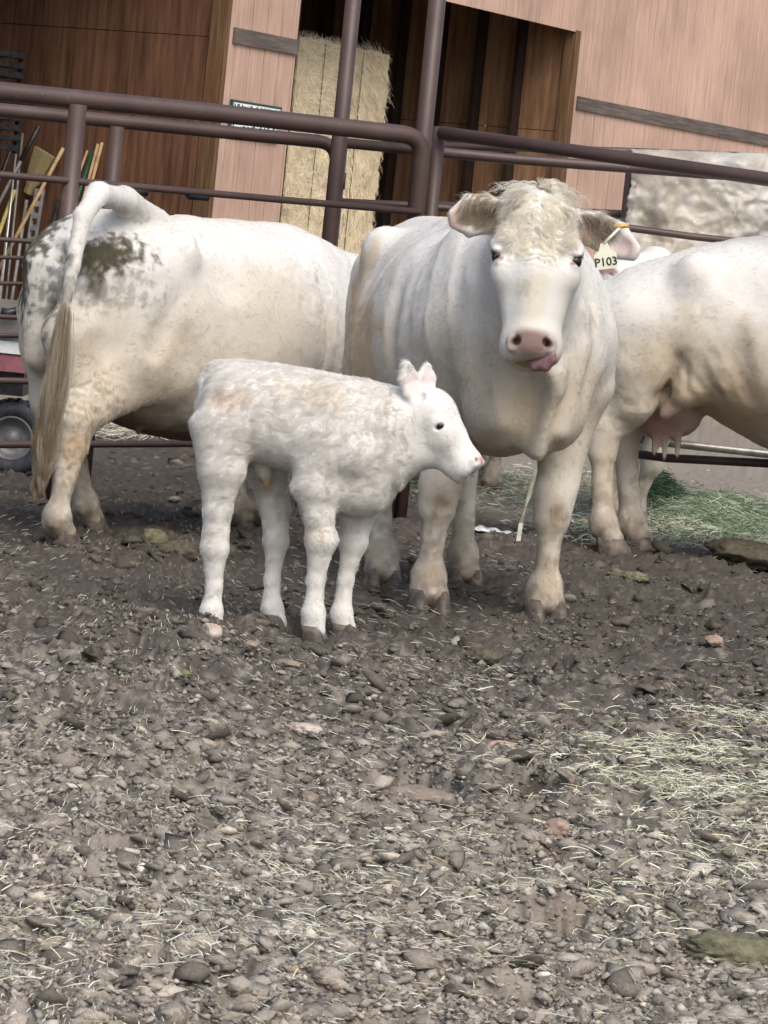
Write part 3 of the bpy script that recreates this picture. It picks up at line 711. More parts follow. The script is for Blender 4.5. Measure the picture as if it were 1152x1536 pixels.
# ================= the cow on the left that stands with her rump to the camera
hm = (gnd(85, 826) + gnd(125, 806)) / 2; fm2 = (gnd(352, 803) + gnd(392, 806)) / 2
dv = fm2 - hm; HD2 = math.atan2(dv.y, dv.x) - math.radians(4); S2 = .985
h2 = Vector((math.cos(HD2), math.sin(HD2), 0))
C2 = Animal('cow', hm + h2 * .72 * S2, HD2, S2, 'white cow seen from behind with dung on its rump and lifted tail', 'cow')
adult(C2, C2.LG(352, 803), C2.LG(392, 806), C2.LG(127, 806), C2.LG(84, 828), belly=.42, leg_r=1.0)
F = C2.F
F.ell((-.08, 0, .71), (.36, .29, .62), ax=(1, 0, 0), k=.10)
F.cap((.62, 0, 1.02), (1.05, 0, 1.06), (.19, .25), (.12, .16), k=.08)
plain_head(C2, (1.12, 0, 1.17), (.62, 0, -.78), (.78, 0, .62))
TP = [C2.LA(232, 330, 12.75), C2.LA(186, 300, 12.4), C2.LA(148, 290, 12.15), C2.LA(124, 325, 12.0), C2.LA(109, 400, 11.93), C2.LA(95, 480, 11.9), C2.LA(80, 560, 11.9)]
F.chain(TP, [(.05, .045), (.052, .048), (.042, .042), (.032, .036), (.024, .028), (.020, .022), (.014, .014)], k=.06)
for s in (-1, 1):
    F.cap((-.90, s * .10, 1.06), (-.90, s * .085, .72), (.075, .07), (.06, .07), k=.07)
F.cap(C2.LA(74, 470, 12.6), C2.LA(84, 600, 12.6), (.11, .12), (.080, .10), k=.08); F.cap(C2.LA(84, 600, 12.6), C2.LA(104, 690, 12.65), (.075, .09), (.045, .06), k=.06)
F.cap(C2.LA(105, 500, 12.3), C2.LA(120, 600, 12.35), (.10, .12), (.075, .10), k=.08); F.cap(C2.LA(120, 600, 12.35), C2.LA(108, 670, 12.3), (.07, .09), (.05, .06), k=.06)
F.cap((-.955, 0, 1.12), (-.98, 0, .72), (.014, .08), (.012, .07), k=.03, sub=True)
F.ell((-.93, 0, 1.0), (.035, .03, .07), k=.03)
F.ell((-.42, .03, .60), (.14, .16, .10), k=.05)
F.cap((-.42, -.05, .52), (-.43, -.05, .45), .016, .011, k=.02)
C2.stain((-.42, 0, .52), (.25, .2, .12), PINK * .4, .8, .2)
for px, py, Y, r, k, nz in ((80, 380, 12.1, (.45, .075, .11), 1.0, .3), (84, 425, 12.1, (.4, .04, .10), .9, .3), (140, 378, 12.2, (.26, .16, .115), 1.0, .9), (120, 425, 12.1, (.2, .10, .14), 1.0, .9), (172, 372, 12.25, (.24, .16, .09), .9, 1.2), (150, 430, 12.2, (.3, .2, .12), .35, 1.6),
                          (62, 350, 12.5, (.3, .12, .17), .9, 1.3), (46, 420, 12.5, (.3, .09, .2), .9, 1.4), (70, 450, 12.3, (.3, .1, .2), .6, 1.5), (150, 495, 12.2, (.05, .03, .02), .7, .4), (85, 640, 12.1, (.06, .04, .03), .7, .4),
                          (105, 640, 12.1, (.08, .06, .05), .5, 1.0), (102, 392, 11.93, (.05, .04, .05), .8, .8), (98, 455, 11.9, (.06, .04, .12), .5, 1.3)):
    C2.stain(C2.LA(px, py, Y), r, DUNG, k, nz, 30)
C2.stain(C2.LA(90, 750, 12.3), (.12, .1, .18), (.30, .27, .22), .55, 1.3, 30)
C2.stain(C2.LA(110, 670, 12.2), (.08, .06, .08), (.46, .34, .2), .6, .8, 25)
C2.stain((-.0, -.0, .42), (.75, .45, .16), (.17, .12, .08), .9, .35, 8)  # belly underside darkened: its shade is put into the coat colour
C2.stain(C2.LA(400, 470, 12.9), (.4, .3, .3), (.52, .46, .36), .5, .6, 5)
C2.curly = [(C2.LA(150, 600, 12.2), (.22, .2, .17), .009, 24), (C2.LA(230, 350, 12.4), (.35, .3, .12), .006, 20), (C2.LA(110, 690, 12.2), (.12, .1, .14), .006, 30), (C2.LA(440, 420, 13.2), (.3, .3, .3), .006, 15)]
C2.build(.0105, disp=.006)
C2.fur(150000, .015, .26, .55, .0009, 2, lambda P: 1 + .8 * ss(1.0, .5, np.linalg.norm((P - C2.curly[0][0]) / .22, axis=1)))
bundle(C2, 'tail_switch', [C2.LA(98, 455, 11.9), C2.LA(88, 530, 11.88), C2.LA(76, 600, 11.86), C2.LA(68, 660, 11.86), C2.LA(62, 710, 11.86), C2.LA(57, 752, 11.86)], [.018, .028, .038, .030, .020, .006], 3800, (.28, .21, .135), (.52, .465, .37), .0013, 4)

# ================= the cow on the right, side on, cut by the frame
S3 = 1.13; HD3 = math.radians(-9)
h3 = Vector((math.cos(HD3), math.sin(HD3), 0)); hm3 = (gnd(905, 836) + gnd(947, 834)) / 2
C3 = Animal('cow', hm3 + h3 * .70 * S3, HD3, S3, 'cream cow standing side on with a pink udder, only its hindquarters in view', 'cow')
adult(C3, (.50, .17), (.56, -.17), C3.LG(947, 834), C3.LG(905, 838), belly=.42, leg_r=1.0, slope=.50, hollow=.6)
F = C3.F
F.cap((.62, 0, 1.02), (1.08, 0, .95), (.19, .25), (.12, .16), k=.08); plain_head(C3, (1.18, 0, 1.08), (.6, 0, -.8), (.8, 0, .6))
ud = C3.LA(1000, 624, 14.52)
F.ell(ud + V3((.02, .0, .03)), (.11, .12, .11), k=.04); F.ell(ud + V3((-.02, -.02, -.03)), (.08, .075, .065), k=.03)
for px, py in ((997, 664), (1016, 660), (982, 656)):
    p = C3.LA(px, py, 14.45); F.cap(p + V3((0, 0, .02)), p + V3((.005, 0, -.055)), .017, .013, k=.015)
C3.stain(ud + V3((-.01, -.04, -.04)), (.15, .13, .12), PINK * .8, .85, .15)
F.cap((-.86, 0, 1.02), (-.99, .03, .85), (.035, .04), (.026, .03), k=.04); F.cap((-.99, .03, .85), (-.98, .03, .60), .026, .018, k=.03)
F.cap((-.66, -.20, .90), (-.63, -.20, .62), (.10, .17), (.085, .12), k=.04)
SLOT = [C3.LA(1003, 568, 14.02), C3.LA(985, 612, 14.12), C3.LA(962, 660, 14.22)]
for i_ in (0, 1): F.cap(SLOT[i_], SLOT[i_ + 1], (.125, .012), (.13, .018), side=(0, 1, 0), k=.06, sub=True)
C3.stain(C3.LA(1010, 628, 14.1), (.10, .3, .10), PINK * .8, .7, .3)
F.ell((.14, 0, .73), (.36, .28, .55), ax=(1, 0, 0), k=.10)
C3.stain(C3.LA(1060, 560, 14.0), (.35, .4, .25), (.44, .36, .24), .55, .8, 6)
C3.stain(C3.LA(920, 640, 14.0), (.12, .2, .25), (.58, .45, .30), .6, .9, 10)
C3.stain(C3.LA(925, 780, 14.1), (.06, .06, .08), (.13, .11, .10), .7, .9, 40)
C3.stain(C3.LA(1130, 610, 14.0), (.45, .45, .16), (.44, .33, .21), .7, .5, 6)
for px, py in ((915, 470), (1000, 480), (930, 560), (1060, 470), (1120, 520)): C3.stain(C3.LA(px, py, 14.0), (.05, .2, .04), (.40, .36, .30), .5, 1.2, 40)
C3.curly = [(C3.LA(930, 640, 14.1), (.2, .2, .2), .004, 24), (C3.LA(1040, 580, 14.), (.2, .2, .2), .006, 14)]
C3.build(.0115, disp=.006)
C3.fur(120000, .014, .24, .45, .0009, 3)
bundle(C3, 'tail_switch', [(-.98, .03, .72), (-.985, .03, .5), (-.98, .03, .25)], [.02, .05, .01], 500, (.62, .47, .28), (.80, .72, .55), .002, 4)

# ================= two cows farther back, mostly hidden
S4 = .95
C4 = Animal('cow', Vector((at(945, 700, 16.3).x, 16.3, 0)), math.radians(-90), S4, 'pale cow behind the side-on cow, only its head showing', 'cow')
gl = lambda px, Y: C4.L(Vector((at(px, 720, Y).x, Y, 0)))
adult(C4, gl(958, 15.85), gl(920, 15.85), gl(955, 17.0), gl(915, 17.0), belly=.33)
pl = C4.LA(987, 378, 15.65); mz = C4.LA(890, 416, 15.30)
F = C4.F; F.cap((.62, 0, 1.0), pl + V3((-.08, 0, -.08)), (.17, .20), (.11, .13), k=.07)
H4, s4, d4, f4 = add_head(C4, pl, mz - pl, C4.LD((-.25, -.75, .75)), .93)
for q in (-1, 1):
    b = H4(q * .09, -.09, .05); ea = add_ear(F, b, b + (s4 * q * .16 - d4 * .05 - f4 * .03), C4.LD((0, -1, .1)), .05, 1.0)
    C4.stain(b + ea[0] * ea[3] * .45, (.06, .06, .04), (.40, .30, .22), .8, .3, 25)
C4.build(.016); C4.fur(22000, .013, .26, .5, .0016, 4); eyes(C4, H4, s4, .93)
C5 = Animal('cow', Vector((at(700, 700, 17.6).x, 17.9, 0)), math.radians(-90), .95, 'whitish cow far behind the calf\'s mother, only a lower leg showing', 'cow')
adult(C5, C5.LG(736, 744), C5.LG(668, 744), (-.72, .14), (-.72, -.10), belly=.36)
F = C5.F; F.cap((.62, 0, 1.0), (1.0, 0, .80), (.17, .20), (.11, .13), k=.07); plain_head(C5, (1.05, 0, .85), (.4, 0, -.9), (.9, 0, .4))
C5.build(.018); C5.fur(9000, .013, .26, .5, .002, 5)

# ================= the calf
rc = gnd(397, 952); HDc = math.radians(-13)
K = Animal('calf', rc, HDc, 1.0, 'small fluffy white calf standing in front of the cows', 'calf')
K.top = .30; K.legz = .40; K.tan = .10; K.low = V3((.72, .705, .67)); K.fluff = 1.22; K.nose = (.52, .30, .28); K.noser = (.03 / .535, .03 / .535, .018 / .535)
F = K.F
CR = 488 * .974
def cl(px, py, y=0.0):
    """local point on the calf from where the photo shows it, y to its left"""
    w_ = at(px, py, rc.y); p = K.L(w_); k = p[1]
    # slide along the line of sight until the local y is reached
    e = K.L(EYE); t = (y - e[1]) / (p[1] - e[1]); return e + (p - e) * t
def cz(px, py, y=0.0): return cl(px, py, y)
def chain_px(pts, y, rs, k=.03, side=(0, 1, 0)):
    P = [cl(a, b, y if not hasattr(y, '__len__') else y[i]) for i, (a, b) in enumerate(pts)]; F.chain(P, rs, side, k); return P
F.loft([(-.265, .70, .06, .06, 0), (-.235, .70, .125, .105, .0), (-.17, .695, .148, .132, .05), (-.04, .69, .152, .142, .12), (.08, .675, .157, .140, .12), (.20, .65, .165, .130, .08), (.29, .63, .160, .110, 0), (.345, .61, .12, .085, 0), (.375, .60, .06, .05, 0)], .02, 2.2)
F.cap((-.24, 0, .80), (.22, 0, .79), (.03, .03), (.035, .03), k=.05)
for s in (-1, 1):
    F.cap((.16, s * .075, .74), (.24, s * .10, .60), (.05, .08), (.055, .075), k=.04)
# near (right) legs y<0, far legs y>0
chain_px([(335, 640), (333, 705), (326, 765), (322, 822)], (-.085, -.10, -.10, -.095), [(.07, .105), (.056, .070), (.038, .042), (.034, .044)], .035)
chain_px([(322, 822), (321, 880), (317, 915), (317, 935)], (-.095, -.09, -.09, -.09), [(.032, .040), (.0195, .023), (.028, .032), (.028, .036)], .02)
chain_px([(370, 640), (400, 705), (412, 760), (414, 812)], (.085, .10, .10, .095), [(.06, .09), (.052, .060), (.040, .044), (.034, .038)], .035)
chain_px([(414, 812), (408, 870), (408, 912), (413, 934)], (.095, .09, .09, .09), [(.031, .036), (.019, .022), (.027, .031), (.028, .036)], .02)
chain_px([(490, 660), (472, 730), (478, 775), (482, 810)], (-.10, -.105, -.10, -.09), [(.052, .080), (.047, .068), (.036, .042), (.041, .048)], .035)
chain_px([(482, 810), (474, 870), (470, 920), (470, 946)], (-.09, -.085, -.085, -.085), [(.040, .046), (.020, .024), (.028, .032), (.028, .038)], .02)
chain_px([(570, 690), (548, 740), (534, 785), (530, 812)], (.085, .09, .08, .075), [(.055, .075), (.050, .058), (.040, .044), (.042, .044)], .035)
chain_px([(530, 812), (518, 870), (512, 920), (516, 944)], (.075, .07, .07, .07), [(.036, .040), (.0195, .023), (.028, .031), (.028, .038)], .02)
for px, py, y in ((317, 945, -.09), (412, 944, .09), (470, 962, -.085), (516, 961, .07)):
    q = cl(px, py, y); K.hoof((q[0] - .005, y, .014), 0, .62); K.stain((q[0], y, .0), (.06, .05, .03), MUDC * 1.5, .6, .5, 40)
# brisket, neck, throat
F.cap(cl(588, 640), cl(556, 735), (.10, .085), (.080, .062), k=.07); F.ell(cl(520, 735), (.09, .08, .06), k=.07)
F.cap(cl(560, 630), cl(645, 628), (.09, .108), (.068, .085), k=.04)
F.cap(cl(600, 690), cl(652, 668), (.07, .06), (.055, .055), k=.04)
KP = cl(655, 586); KM = cl(716, 698)
dK = KM - KP
Hk, sk, dk, fk = add_head(K, KP, dK, np.cross(np.cross(dK, (.95, -.16, .70)), dK), .535, fine=True)
F.ell(Hk(0, -.06, .10), tuple(.535 * v for v in (.115, .095, .12)), dk, sk, k=.03)
F.ell(Hk(0, -.12, .27), tuple(.535 * v for v in (.07, .08, .12)), dk, sk, k=.03)
K.stain(Hk(0, -.05, .515), (.03, .035, .014), (.45, .26, .24), .8, .1)
for q in (-1, 1):
    b = Hk(q * .085, -.12, .035)
    t = cl(608, 537, -.07) if (b[1] < Hk(0, -.12, .035)[1]) else cl(641, 540, .07)
    ea = add_ear(F, b, t, K.LD((.55 if q > 0 else .8, -.8, .05)),   .046, .80)
    K.stain(b + ea[0] * ea[3] * .55 + ea[2] * .004, (.045, .045, .04), (.70, .58, .57), .6, .2, 25)
# tail, hanging close, and navel
F.chain([(-.235, -.01, .81), (-.262, -.02, .77), (-.262, -.03, .70), (-.248, -.03, .62)], [(.022, .022), (.020, .020), (.016, .016), (.012, .012)], k=.02)
F.cap(cl(395, 700), cl(400, 725), .022, .012, k=.02)
K.stain(cl(400, 722), (.05, .05, .03), (.45, .33, .16), .8, .5, 30)
K.stain(cl(345, 600, -.12), (.09, .05, .05), (.60, .46, .34), .4, .8, 20)
K.stain(cl(470, 590, -.12), (.15, .1, .06), (.64, .57, .46), .35, .8, 14)
K.stain(cl(470, 800, -.12), (.05, .05, .05), (.70, .60, .46), .35, .8, 20)
K.curly = [(V3((0, -.1, .70)), (.4, .2, .22), .0010, 16), (Hk(0, -.05, .1), (.09, .09, .08), .0016, 50)]
K.folds = [(cl(580, 640, -.1), (.12, .14, .10), (1, .2, .1), .030, .0022)]
K.bare.append((V3((.05, 0, .0)), (.6, .6, .035)))
K.build(.0068, .0036, Hk(0, -.08, .22), .20, .0010)
K.flows += [(Hk(0, -.05, .3), (.10, .10, .16), tuple(dk))]
EK = [Hk(q * .085, -.12, .035) for q in (-1, 1)]
K.fur(190000, .018, .36, .8, .0009, 6, lambda P: (1 - .75 * ss(.10, .05, np.minimum(*[np.linalg.norm(P - e - V3((0, 0, .05)), axis=1) for e in EK]))) * (1 - .62 * ss(.19, .10, np.linalg.norm(P - Hk(0, -.06, .28), axis=1))) * (.55 + .45 * ss(.30, .5, P[:, 2])))
eyes(K, Hk, sk, .535, .112, -.040, .197, .029)
# ---------------------------------------------------------------- barn
TH = math.radians(30.4); WD = Vector((math.sin(TH), math.cos(TH), 0)); WN = Vector((math.cos(TH), -math.sin(TH), 0)); UP = Vector((0, 0, 1))
WO = at(334, 180, 25.0); WO.z = 0
def wall(px, py, inset=0.0):
    """(along the barn front, height) of the front wall point seen at that place in the photo"""
    d = at(px, py, 10) - EYE; o = WO - WN * inset
    t = (o - EYE).dot(WN) / d.dot(WN); p = EYE + d * t; return (p - o).dot(WD), p.z
def inner(px, py, s0):
    """same for the partition that runs inwards at distance s0 along the front"""
    d = at(px, py, 10) - EYE; o = WO + WD * s0; t = (o - EYE).dot(WD) / d.dot(WD); p = EYE + d * t; return -(p - o).dot(WN), p.z
def BP(s, z, dep=0.0): return WO + WD * s + UP * z - WN * dep     # dep > 0: into the barn
print('girt', wall(394, 60), wall(1007, 182), wall(862, 163), 'top', wall(785, 29), 'pier', wall(333, 200), wall(430, 200), 'jamb', wall(855, 160), wall(600, 100))
def plank_mat(name, c1, c2, c3, rough=.8, grain=(14, 14, .7), sc=3.0, groove=None):
    m, n, l, b = nmat(name)
    t = noise_node(n, l, sc, 8, stretch=grain, rough=.65); t2 = noise_node(n, l, .9, 4)
    r = ramp(n, l, t.outputs[0], [(.32, c1), (.52, c2), (.72, c3)])
    r2 = ramp(n, l, t2.outputs[0], [(.3, (.72,) * 3), (.7, (1.12,) * 3)])
    col = mix(n, l, r.outputs[0], r2.outputs[0], 1.0, 'MULTIPLY')
    l.new(col, b.inputs['Base Color']); b.inputs['Roughness'].default_value = rough; b.inputs['Specular IOR Level'].default_value = .2
    bump(n, l, b, t.outputs[0], .35, .006); return m
M_SID = plank_mat('faded_red_siding', (.45, .295, .225), (.54, .365, .285), (.62, .44, .355))
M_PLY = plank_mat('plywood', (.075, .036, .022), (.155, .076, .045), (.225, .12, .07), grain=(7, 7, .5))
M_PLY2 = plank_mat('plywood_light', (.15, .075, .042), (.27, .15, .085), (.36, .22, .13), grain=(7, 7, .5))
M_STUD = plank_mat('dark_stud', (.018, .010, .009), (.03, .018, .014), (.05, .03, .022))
M_EDGE = plank_mat('raw_timber', (.09, .047, .024), (.16, .092, .048), (.24, .15, .085))
M_TRIM = plank_mat('weathered_trim', (.085, .07, .063), (.14, .115, .10), (.22, .185, .165), grain=(.8, .8, 14))
barn = empty('barn', WO, 0); tag(barn, 'faded pink-red timber barn with open bays of dark plywood', 'barn')
H0 = 6.2; DEEP = 9.0
sA = wall(350, 60)[0]; sP0 = -.02; sP1 = wall(432, 200)[0]; sJ = wall(858, 180)[0]; zT = wall(785, 29)[1]; zG = wall(1007, 182)[1]
def board(name, s0, s1, z0, z1, d0, d1, mat, parent=barn, bev=0):
    """a board standing on the front wall's axes"""
    mb = MB(); c = (BP(s0, z0, d0) + BP(s1, z1, d1)) / 2
    mb.box(c, (abs(s1 - s0) / 2, abs(d1 - d0) / 2, abs(z1 - z0) / 2), (WD, WN, UP), bev); return mb.build(name, mat, parent)
def siding(s0, s1, z0, z1, name='siding_panel', step=.2032):
    """one sheet of grooved siding, its grooves cut in"""
    mb = MB(); s = s0 + .002; e = s1 - .002; first = math.floor(s / step) * step + .07
    cuts = [c for c in np.arange(first, e, step) if c > s + .02 and c < e - .02]
    prof = [(s, 0)]
    for c in cuts: prof += [(c - .005, 0), (c - .004, .008), (c + .004, .008), (c + .005, 0)]
    prof += [(e, 0)]
    V = []; Fq = []
    for sx_, dd in prof: V += [BP(sx_, z0, dd), BP(sx_, z1, dd)]
    for i in range(len(prof) - 1): Fq.append((2 * i, 2 * i + 2, 2 * i + 3, 2 * i + 1))
    b = len(V); V += [BP(s, z0, .016), BP(s, z1, .016), BP(e, z0, .016), BP(e, z1, .016)]; m = 2 * len(prof)
    Fq += [(b + 1, b + 3, b + 2, b), (0, 1, b + 1, b), (m - 2, b + 2, b + 3, m - 1), tuple([1] + [2 * i + 1 for i in range(1, len(prof))] + [b + 3, b + 1]), tuple([b, b + 2] + [2 * i for i in range(len(prof) - 1, -1, -1)])]
    mb.add(V, Fq); return mb.build(name, M_SID, barn)
siding(sP0, sP1, .15, H0)
s = sJ
while s < 20:
    siding(s, s + 1.2192, .15, H0); s += 1.2192
s = sP1
while s < sJ - .05:
    e = min(s + 1.2192, sJ); siding(s, e, zT, H0); s = e
s = -12.0
siding(-12.0, -9.6, .15, H0)
for a in np.arange(-9.6, sP0 - .1, 1.2192): siding(a, min(a + 1.2192, sP0), 4.3, H0)
# trim strips across the front
zg0, zg1 = zG - .058, zG + .058
board('trim_board', wall(349, 52)[0], sP1 - .01, zg0, zg1, -.022, -.003, M_TRIM)
board('trim_board', wall(863, 165)[0], 14.0, zg0, zg1, -.022, -.003, M_TRIM)
board('trim_board', 14.01, 20.0, zg0, zg1, -.022, -.003, M_TRIM)
# openings: corner posts and header
board('corner_post', sP0 - .060, sP0 - .003, 0, H0, -.004, .14, M_EDGE)
board('header_beam', sP1 + .12, sJ - .11, zT + .02, zT + .30, .02, .11, M_STUD)
board('jamb_post', sJ - .10, sJ - .003, 0, zT + .015, -.004, .10, M_EDGE)
board('jamb_post', sP1 + .003, sP1 + .04, 0, zT + .015, .017, .12, M_STUD)
# partitions of plywood sheets
def sheets(s0, mat, facing, dmin=.0, studs=False):
    zs = inner(175, 46, s0)[1] if facing < 0 and s0 < 1 else 2.44
    d = dmin
    while d < DEEP - .1:
        e = min(d + 1.2192, DEEP)
        for z0, z1 in ((.05, zs - 2.44), (max(zs - 2.44, .05), zs), (zs, zs + 2.44), (zs + 2.44, H0)):
            if z1 - z0 < .1: continue
            z1 = min(z1, H0)
            if z1 - z0 < .1: continue
            board('plywood_sheet', s0 - .009, s0 + .009, z0 + .003, z1 - .003, d + .003, e - .003, mat)
        d = e
    if studs:
        for i, dd in enumerate(np.arange(dmin + .41, DEEP, .41)): board('stud', s0 - .15, s0 - .0095, .05, H0 - .1, dd - .02, dd + .02, M_STUD)
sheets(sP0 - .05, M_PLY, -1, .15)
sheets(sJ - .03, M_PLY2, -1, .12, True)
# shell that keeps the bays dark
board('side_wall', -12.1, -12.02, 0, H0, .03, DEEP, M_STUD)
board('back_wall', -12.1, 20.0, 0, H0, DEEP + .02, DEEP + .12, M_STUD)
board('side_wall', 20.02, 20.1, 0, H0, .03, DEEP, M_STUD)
board('roof', -12.6, 20.6, H0 + .02, H0 + .2, -.5, DEEP + .5, M_TRIM)
board('dirt_floor_sill', -11.9, 19.9, .0, .10, .06, .14, M_STUD) if False else None

# the name sign on the pier
M_GRN = simple('sign_green', (.015, .05, .04), (.03, .08, .065), 20, .5)
M_WHT = simple('sign_white', (.72, .75, .74), (.85, .87, .86), 30, .6)
s0_, zt_ = wall(345, 148.5); s1_ = wall(419, 163)[0]; zb_ = wall(346, 204)[1]
sg = empty('ranch_sign', BP((s0_ + s1_) / 2, zb_, -.02)); tag(sg, 'dark green sign with white lettering, screwed to the pink siding beside the hay', 'sign')
ct = math.radians(0); 
board('sign_board', s0_, s1_, zb_, zt_, -.024, -.003, M_GRN, sg)
wS = s1_ - s0_; hS = zt_ - zb_
for (a, b, c, d) in ((s0_ + .02, s1_ - .02, zt_ - .028, zt_ - .02), (s0_ + .02, s1_ - .02, zb_ + .02, zb_ + .028), (s0_ + .02, s0_ + .028, zb_ + .028, zt_ - .028), (s1_ - .028, s1_ - .02, zb_ + .028, zt_ - .028)):
    board('border_line', a, b, c, d, -.0265, -.0245, M_WHT, sg)
def sign_text(body, zc, h):
    o = text_mesh('lettering', body, h * 1.35, M_WHT, None, WD, UP, WN, (0, 0, 0), ext=.001, off=.004)
    me = o.data; co = np.empty(len(me.vertices) * 3, np.float32); me.vertices.foreach_get('co', co); co = co.reshape(-1, 3)
    u = co @ np.array(WD); k = (wS - .10) / (u.max() - u.min()); 
    mid = (u.max() + u.min()) / 2; co = co + np.outer((u - mid) * (k - 1) - mid, np.array(WD))
    z = co[:, 2]; co[:, 2] = (z - (z.max() + z.min()) / 2) * (h / (z.max() - z.min())) + zc
    c = BP((s0_ + s1_) / 2, 0, -.026); co = co + np.array(c); me.vertices.foreach_set('co', co.ravel()); me.update()
    me.transform(wmat(sg).inverted()); o.parent = sg
sign_text('LAZY C RANCH', zt_ - hS * .19, hS * .20)
sign_text('MOT KAVH', zb_ + hS * .27, hS * .20)

# hay bale standing in the bay
M_HAY = attr_mat('hay', 'coat', rough=.85, spec=.1)
def hay_bale():
    d0 = .65
    sL, _ = wall(436, 200, d0); sR, _ = wall(574, 200, d0)
    zt = wall(505, 66, d0)[1]
    b = empty('hay_bale', BP((sL + sR) / 2, 0, d0)); tag(b, 'tall tan hay bale standing on end in the dark barn bay', 'hay bale')
    nx, nz, nd = 34, 80, 26; Wd = sR - sL; V = []; Fq = []
    # closed box as a shell of grid faces
    def add_grid(o, a, bb, na, nb):
        base = len(V)
        for i in range(na + 1):
            for j in range(nb + 1): V.append(o + a * (i / na) + bb * (j / nb))
        for i in range(na):
            for j in range(nb):
                p = base + i * (nb + 1) + j; Fq.append((p, p + nb + 1, p + nb + 2, p + 1))
    O = BP(sL, 0, d0)
    add_grid(O, WD * Wd, UP * zt, nx, nz); add_grid(O - WN * 1.15, UP * zt, WD * Wd, nz, nx)
    add_grid(O, UP * zt, -WN * 1.15, nz, nd); add_grid(O + WD * Wd, -WN * 1.15, UP * zt, nd, nz)
    add_grid(O + UP * zt, WD * Wd, -WN * 1.15, nx, nd)
    V = np.array(V, np.float32); Fq = np.array(Fq, np.int32); c = V.mean(0)
    N = vnorm(V, Fq)
    u = (V - np.array(O)) @ np.array(WD)
    outw = norm_rows((V - c) * np.array([1, 1, .35]))
    st = np.stack([V[:, 0], V[:, 1], V[:, 2] * 2.2], 1)
    dsp = .035 * fbm(st, 3.5, 4) + .02 * pn(st, 16, 4) - .02 * np.exp(-((np.abs((V - np.array(O)) @ np.array(WD) / Wd - np.array([.28])) ) / .03) ** 2) - .02 * np.exp(-((np.abs((V - np.array(O)) @ np.array(WD) / Wd - np.array([.70]))) / .03) ** 2)
    V2 = V + outw * dsp[:, None] * 1.0
    # round the edges a little
    me = npmesh('bale', V2, Fq)
    colr = V3((.60, .50, .34)) * (1 + .22 * fbm(V, 9, 4, 2))[:, None]; setcol(me, 'coat', colr)
    me.transform(wmat(b).inverted()); me.shade_smooth(); link('bale', me, M_HAY, b)
    vis = lambda C: (((C - np.array(O)) @ -np.array(WN) < .05) | (((C - np.array(O)) @ np.array(WD)) < .05) | (((C - np.array(O)) @ np.array(WD)) > Wd - .05) | (C[:, 2] > zt - .05)) * 1.0
    P, Nn = sample(V2, Fq, outw.astype(np.float32), 26000, vis, 3); Fn = norm_rows(Nn)
    inv = wmat(b).inverted(); P = P + np.array(inv.translation)
    T = norm_rows(rng.normal(0, 1, P.shape) * np.array([1, 1, 1.3])); T = norm_rows(T - Fn * (T * Fn).sum(1)[:, None])
    C = V3((.84, .75, .57)) * (1 + .25 * fbm(P, 5, 3, 4))[:, None]; C[rng.random(len(C)) < .25] *= .55
    o = strands('loose_straw', P, Fn, T.astype(np.float32), np.full(len(P), .08), .28, .8, C, M_HAY, b, 4, .004, 8, .1, .6); o['kind'] = 'stuff'
    mb = MB()
    for k in (.28, .70): mb.tube([O + WD * Wd * k + WN * .0 + UP * z for z in np.linspace(.02, zt - .02, 12)], .004, 5)
    mb.build('twine', M_TRIM, b)
hay_bale()
# ---------------------------------------------------------------- pipe fence and gates
def pipe_mat():
    m, n, l, b = nmat('maroon_pipe_paint')
    t = noise_node(n, l, 3.0, 8, rough=.7); t2 = noise_node(n, l, 22, 8, rough=.7)
    r = ramp(n, l, t.outputs[0], [(.3, (.050, .030, .025)), (.6, (.080, .050, .043)), (.8, (.13, .092, .082))])
    r2 = ramp(n, l, t2.outputs[0], [(.65, (0, 0, 0)), (.76, (1, 1, 1))])
    c = mix(n, l, r.outputs[0], (.33, .27, .27), r2.outputs[0]); 
    t3 = noise_node(n, l, 7, 6); r3 = ramp(n, l, t3.outputs[0], [(.62, (0, 0, 0)), (.75, (1, 1, 1))])
    c2 = mix(n, l, c, (.10, .045, .022), r3.outputs[0])
    l.new(c2, b.inputs['Base Color']); b.inputs['Roughness'].default_value = .5; b.inputs['Specular IOR Level'].default_value = .5
    bump(n, l, b, t2.outputs[0], .15, .002); return m
M_PIPE = pipe_mat()
M_BLK = simple('black_sleeve', (.012, .013, .017), (.035, .037, .045), 30, .35)
M_STEEL = simple('dull_steel', (.16, .15, .14), (.34, .32, .30), 12, .4, metal=.5)
def YF(px, base=14.1, sl=.0019): return base + sl * px
def pts(ps, base, sl): return [at(x, y, base + sl * x) for x, y in ps]
def smooth_path(P, n=6):
    """round the corners of a polyline"""
    out = [P[0]]
    for i in range(1, len(P) - 1):
        a, b, c = P[i - 1], P[i], P[i + 1]; u = (a - b); v = (c - b); r = min(.11, u.length * .45, v.length * .45)
        p0 = b + u.normalized() * r; p1 = b + v.normalized() * r
        for k in range(n + 1):
            t = k / n; out.append((p0 * (1 - t) + b * t) * (1 - t) + (b * (1 - t) + p1 * t) * t)
    return out + [P[-1]]
def pipe(name, P, r, parent, mat=None, n=14):
    mb = MB(); mb.tube(P, r, n); return mb.build(name, mat or M_PIPE, parent, True)
def down(px, py, Y, z=-.05, dx=0.0):
    p = at(px, py, Y); return [p, Vector((p.x + dx, p.y, z))]
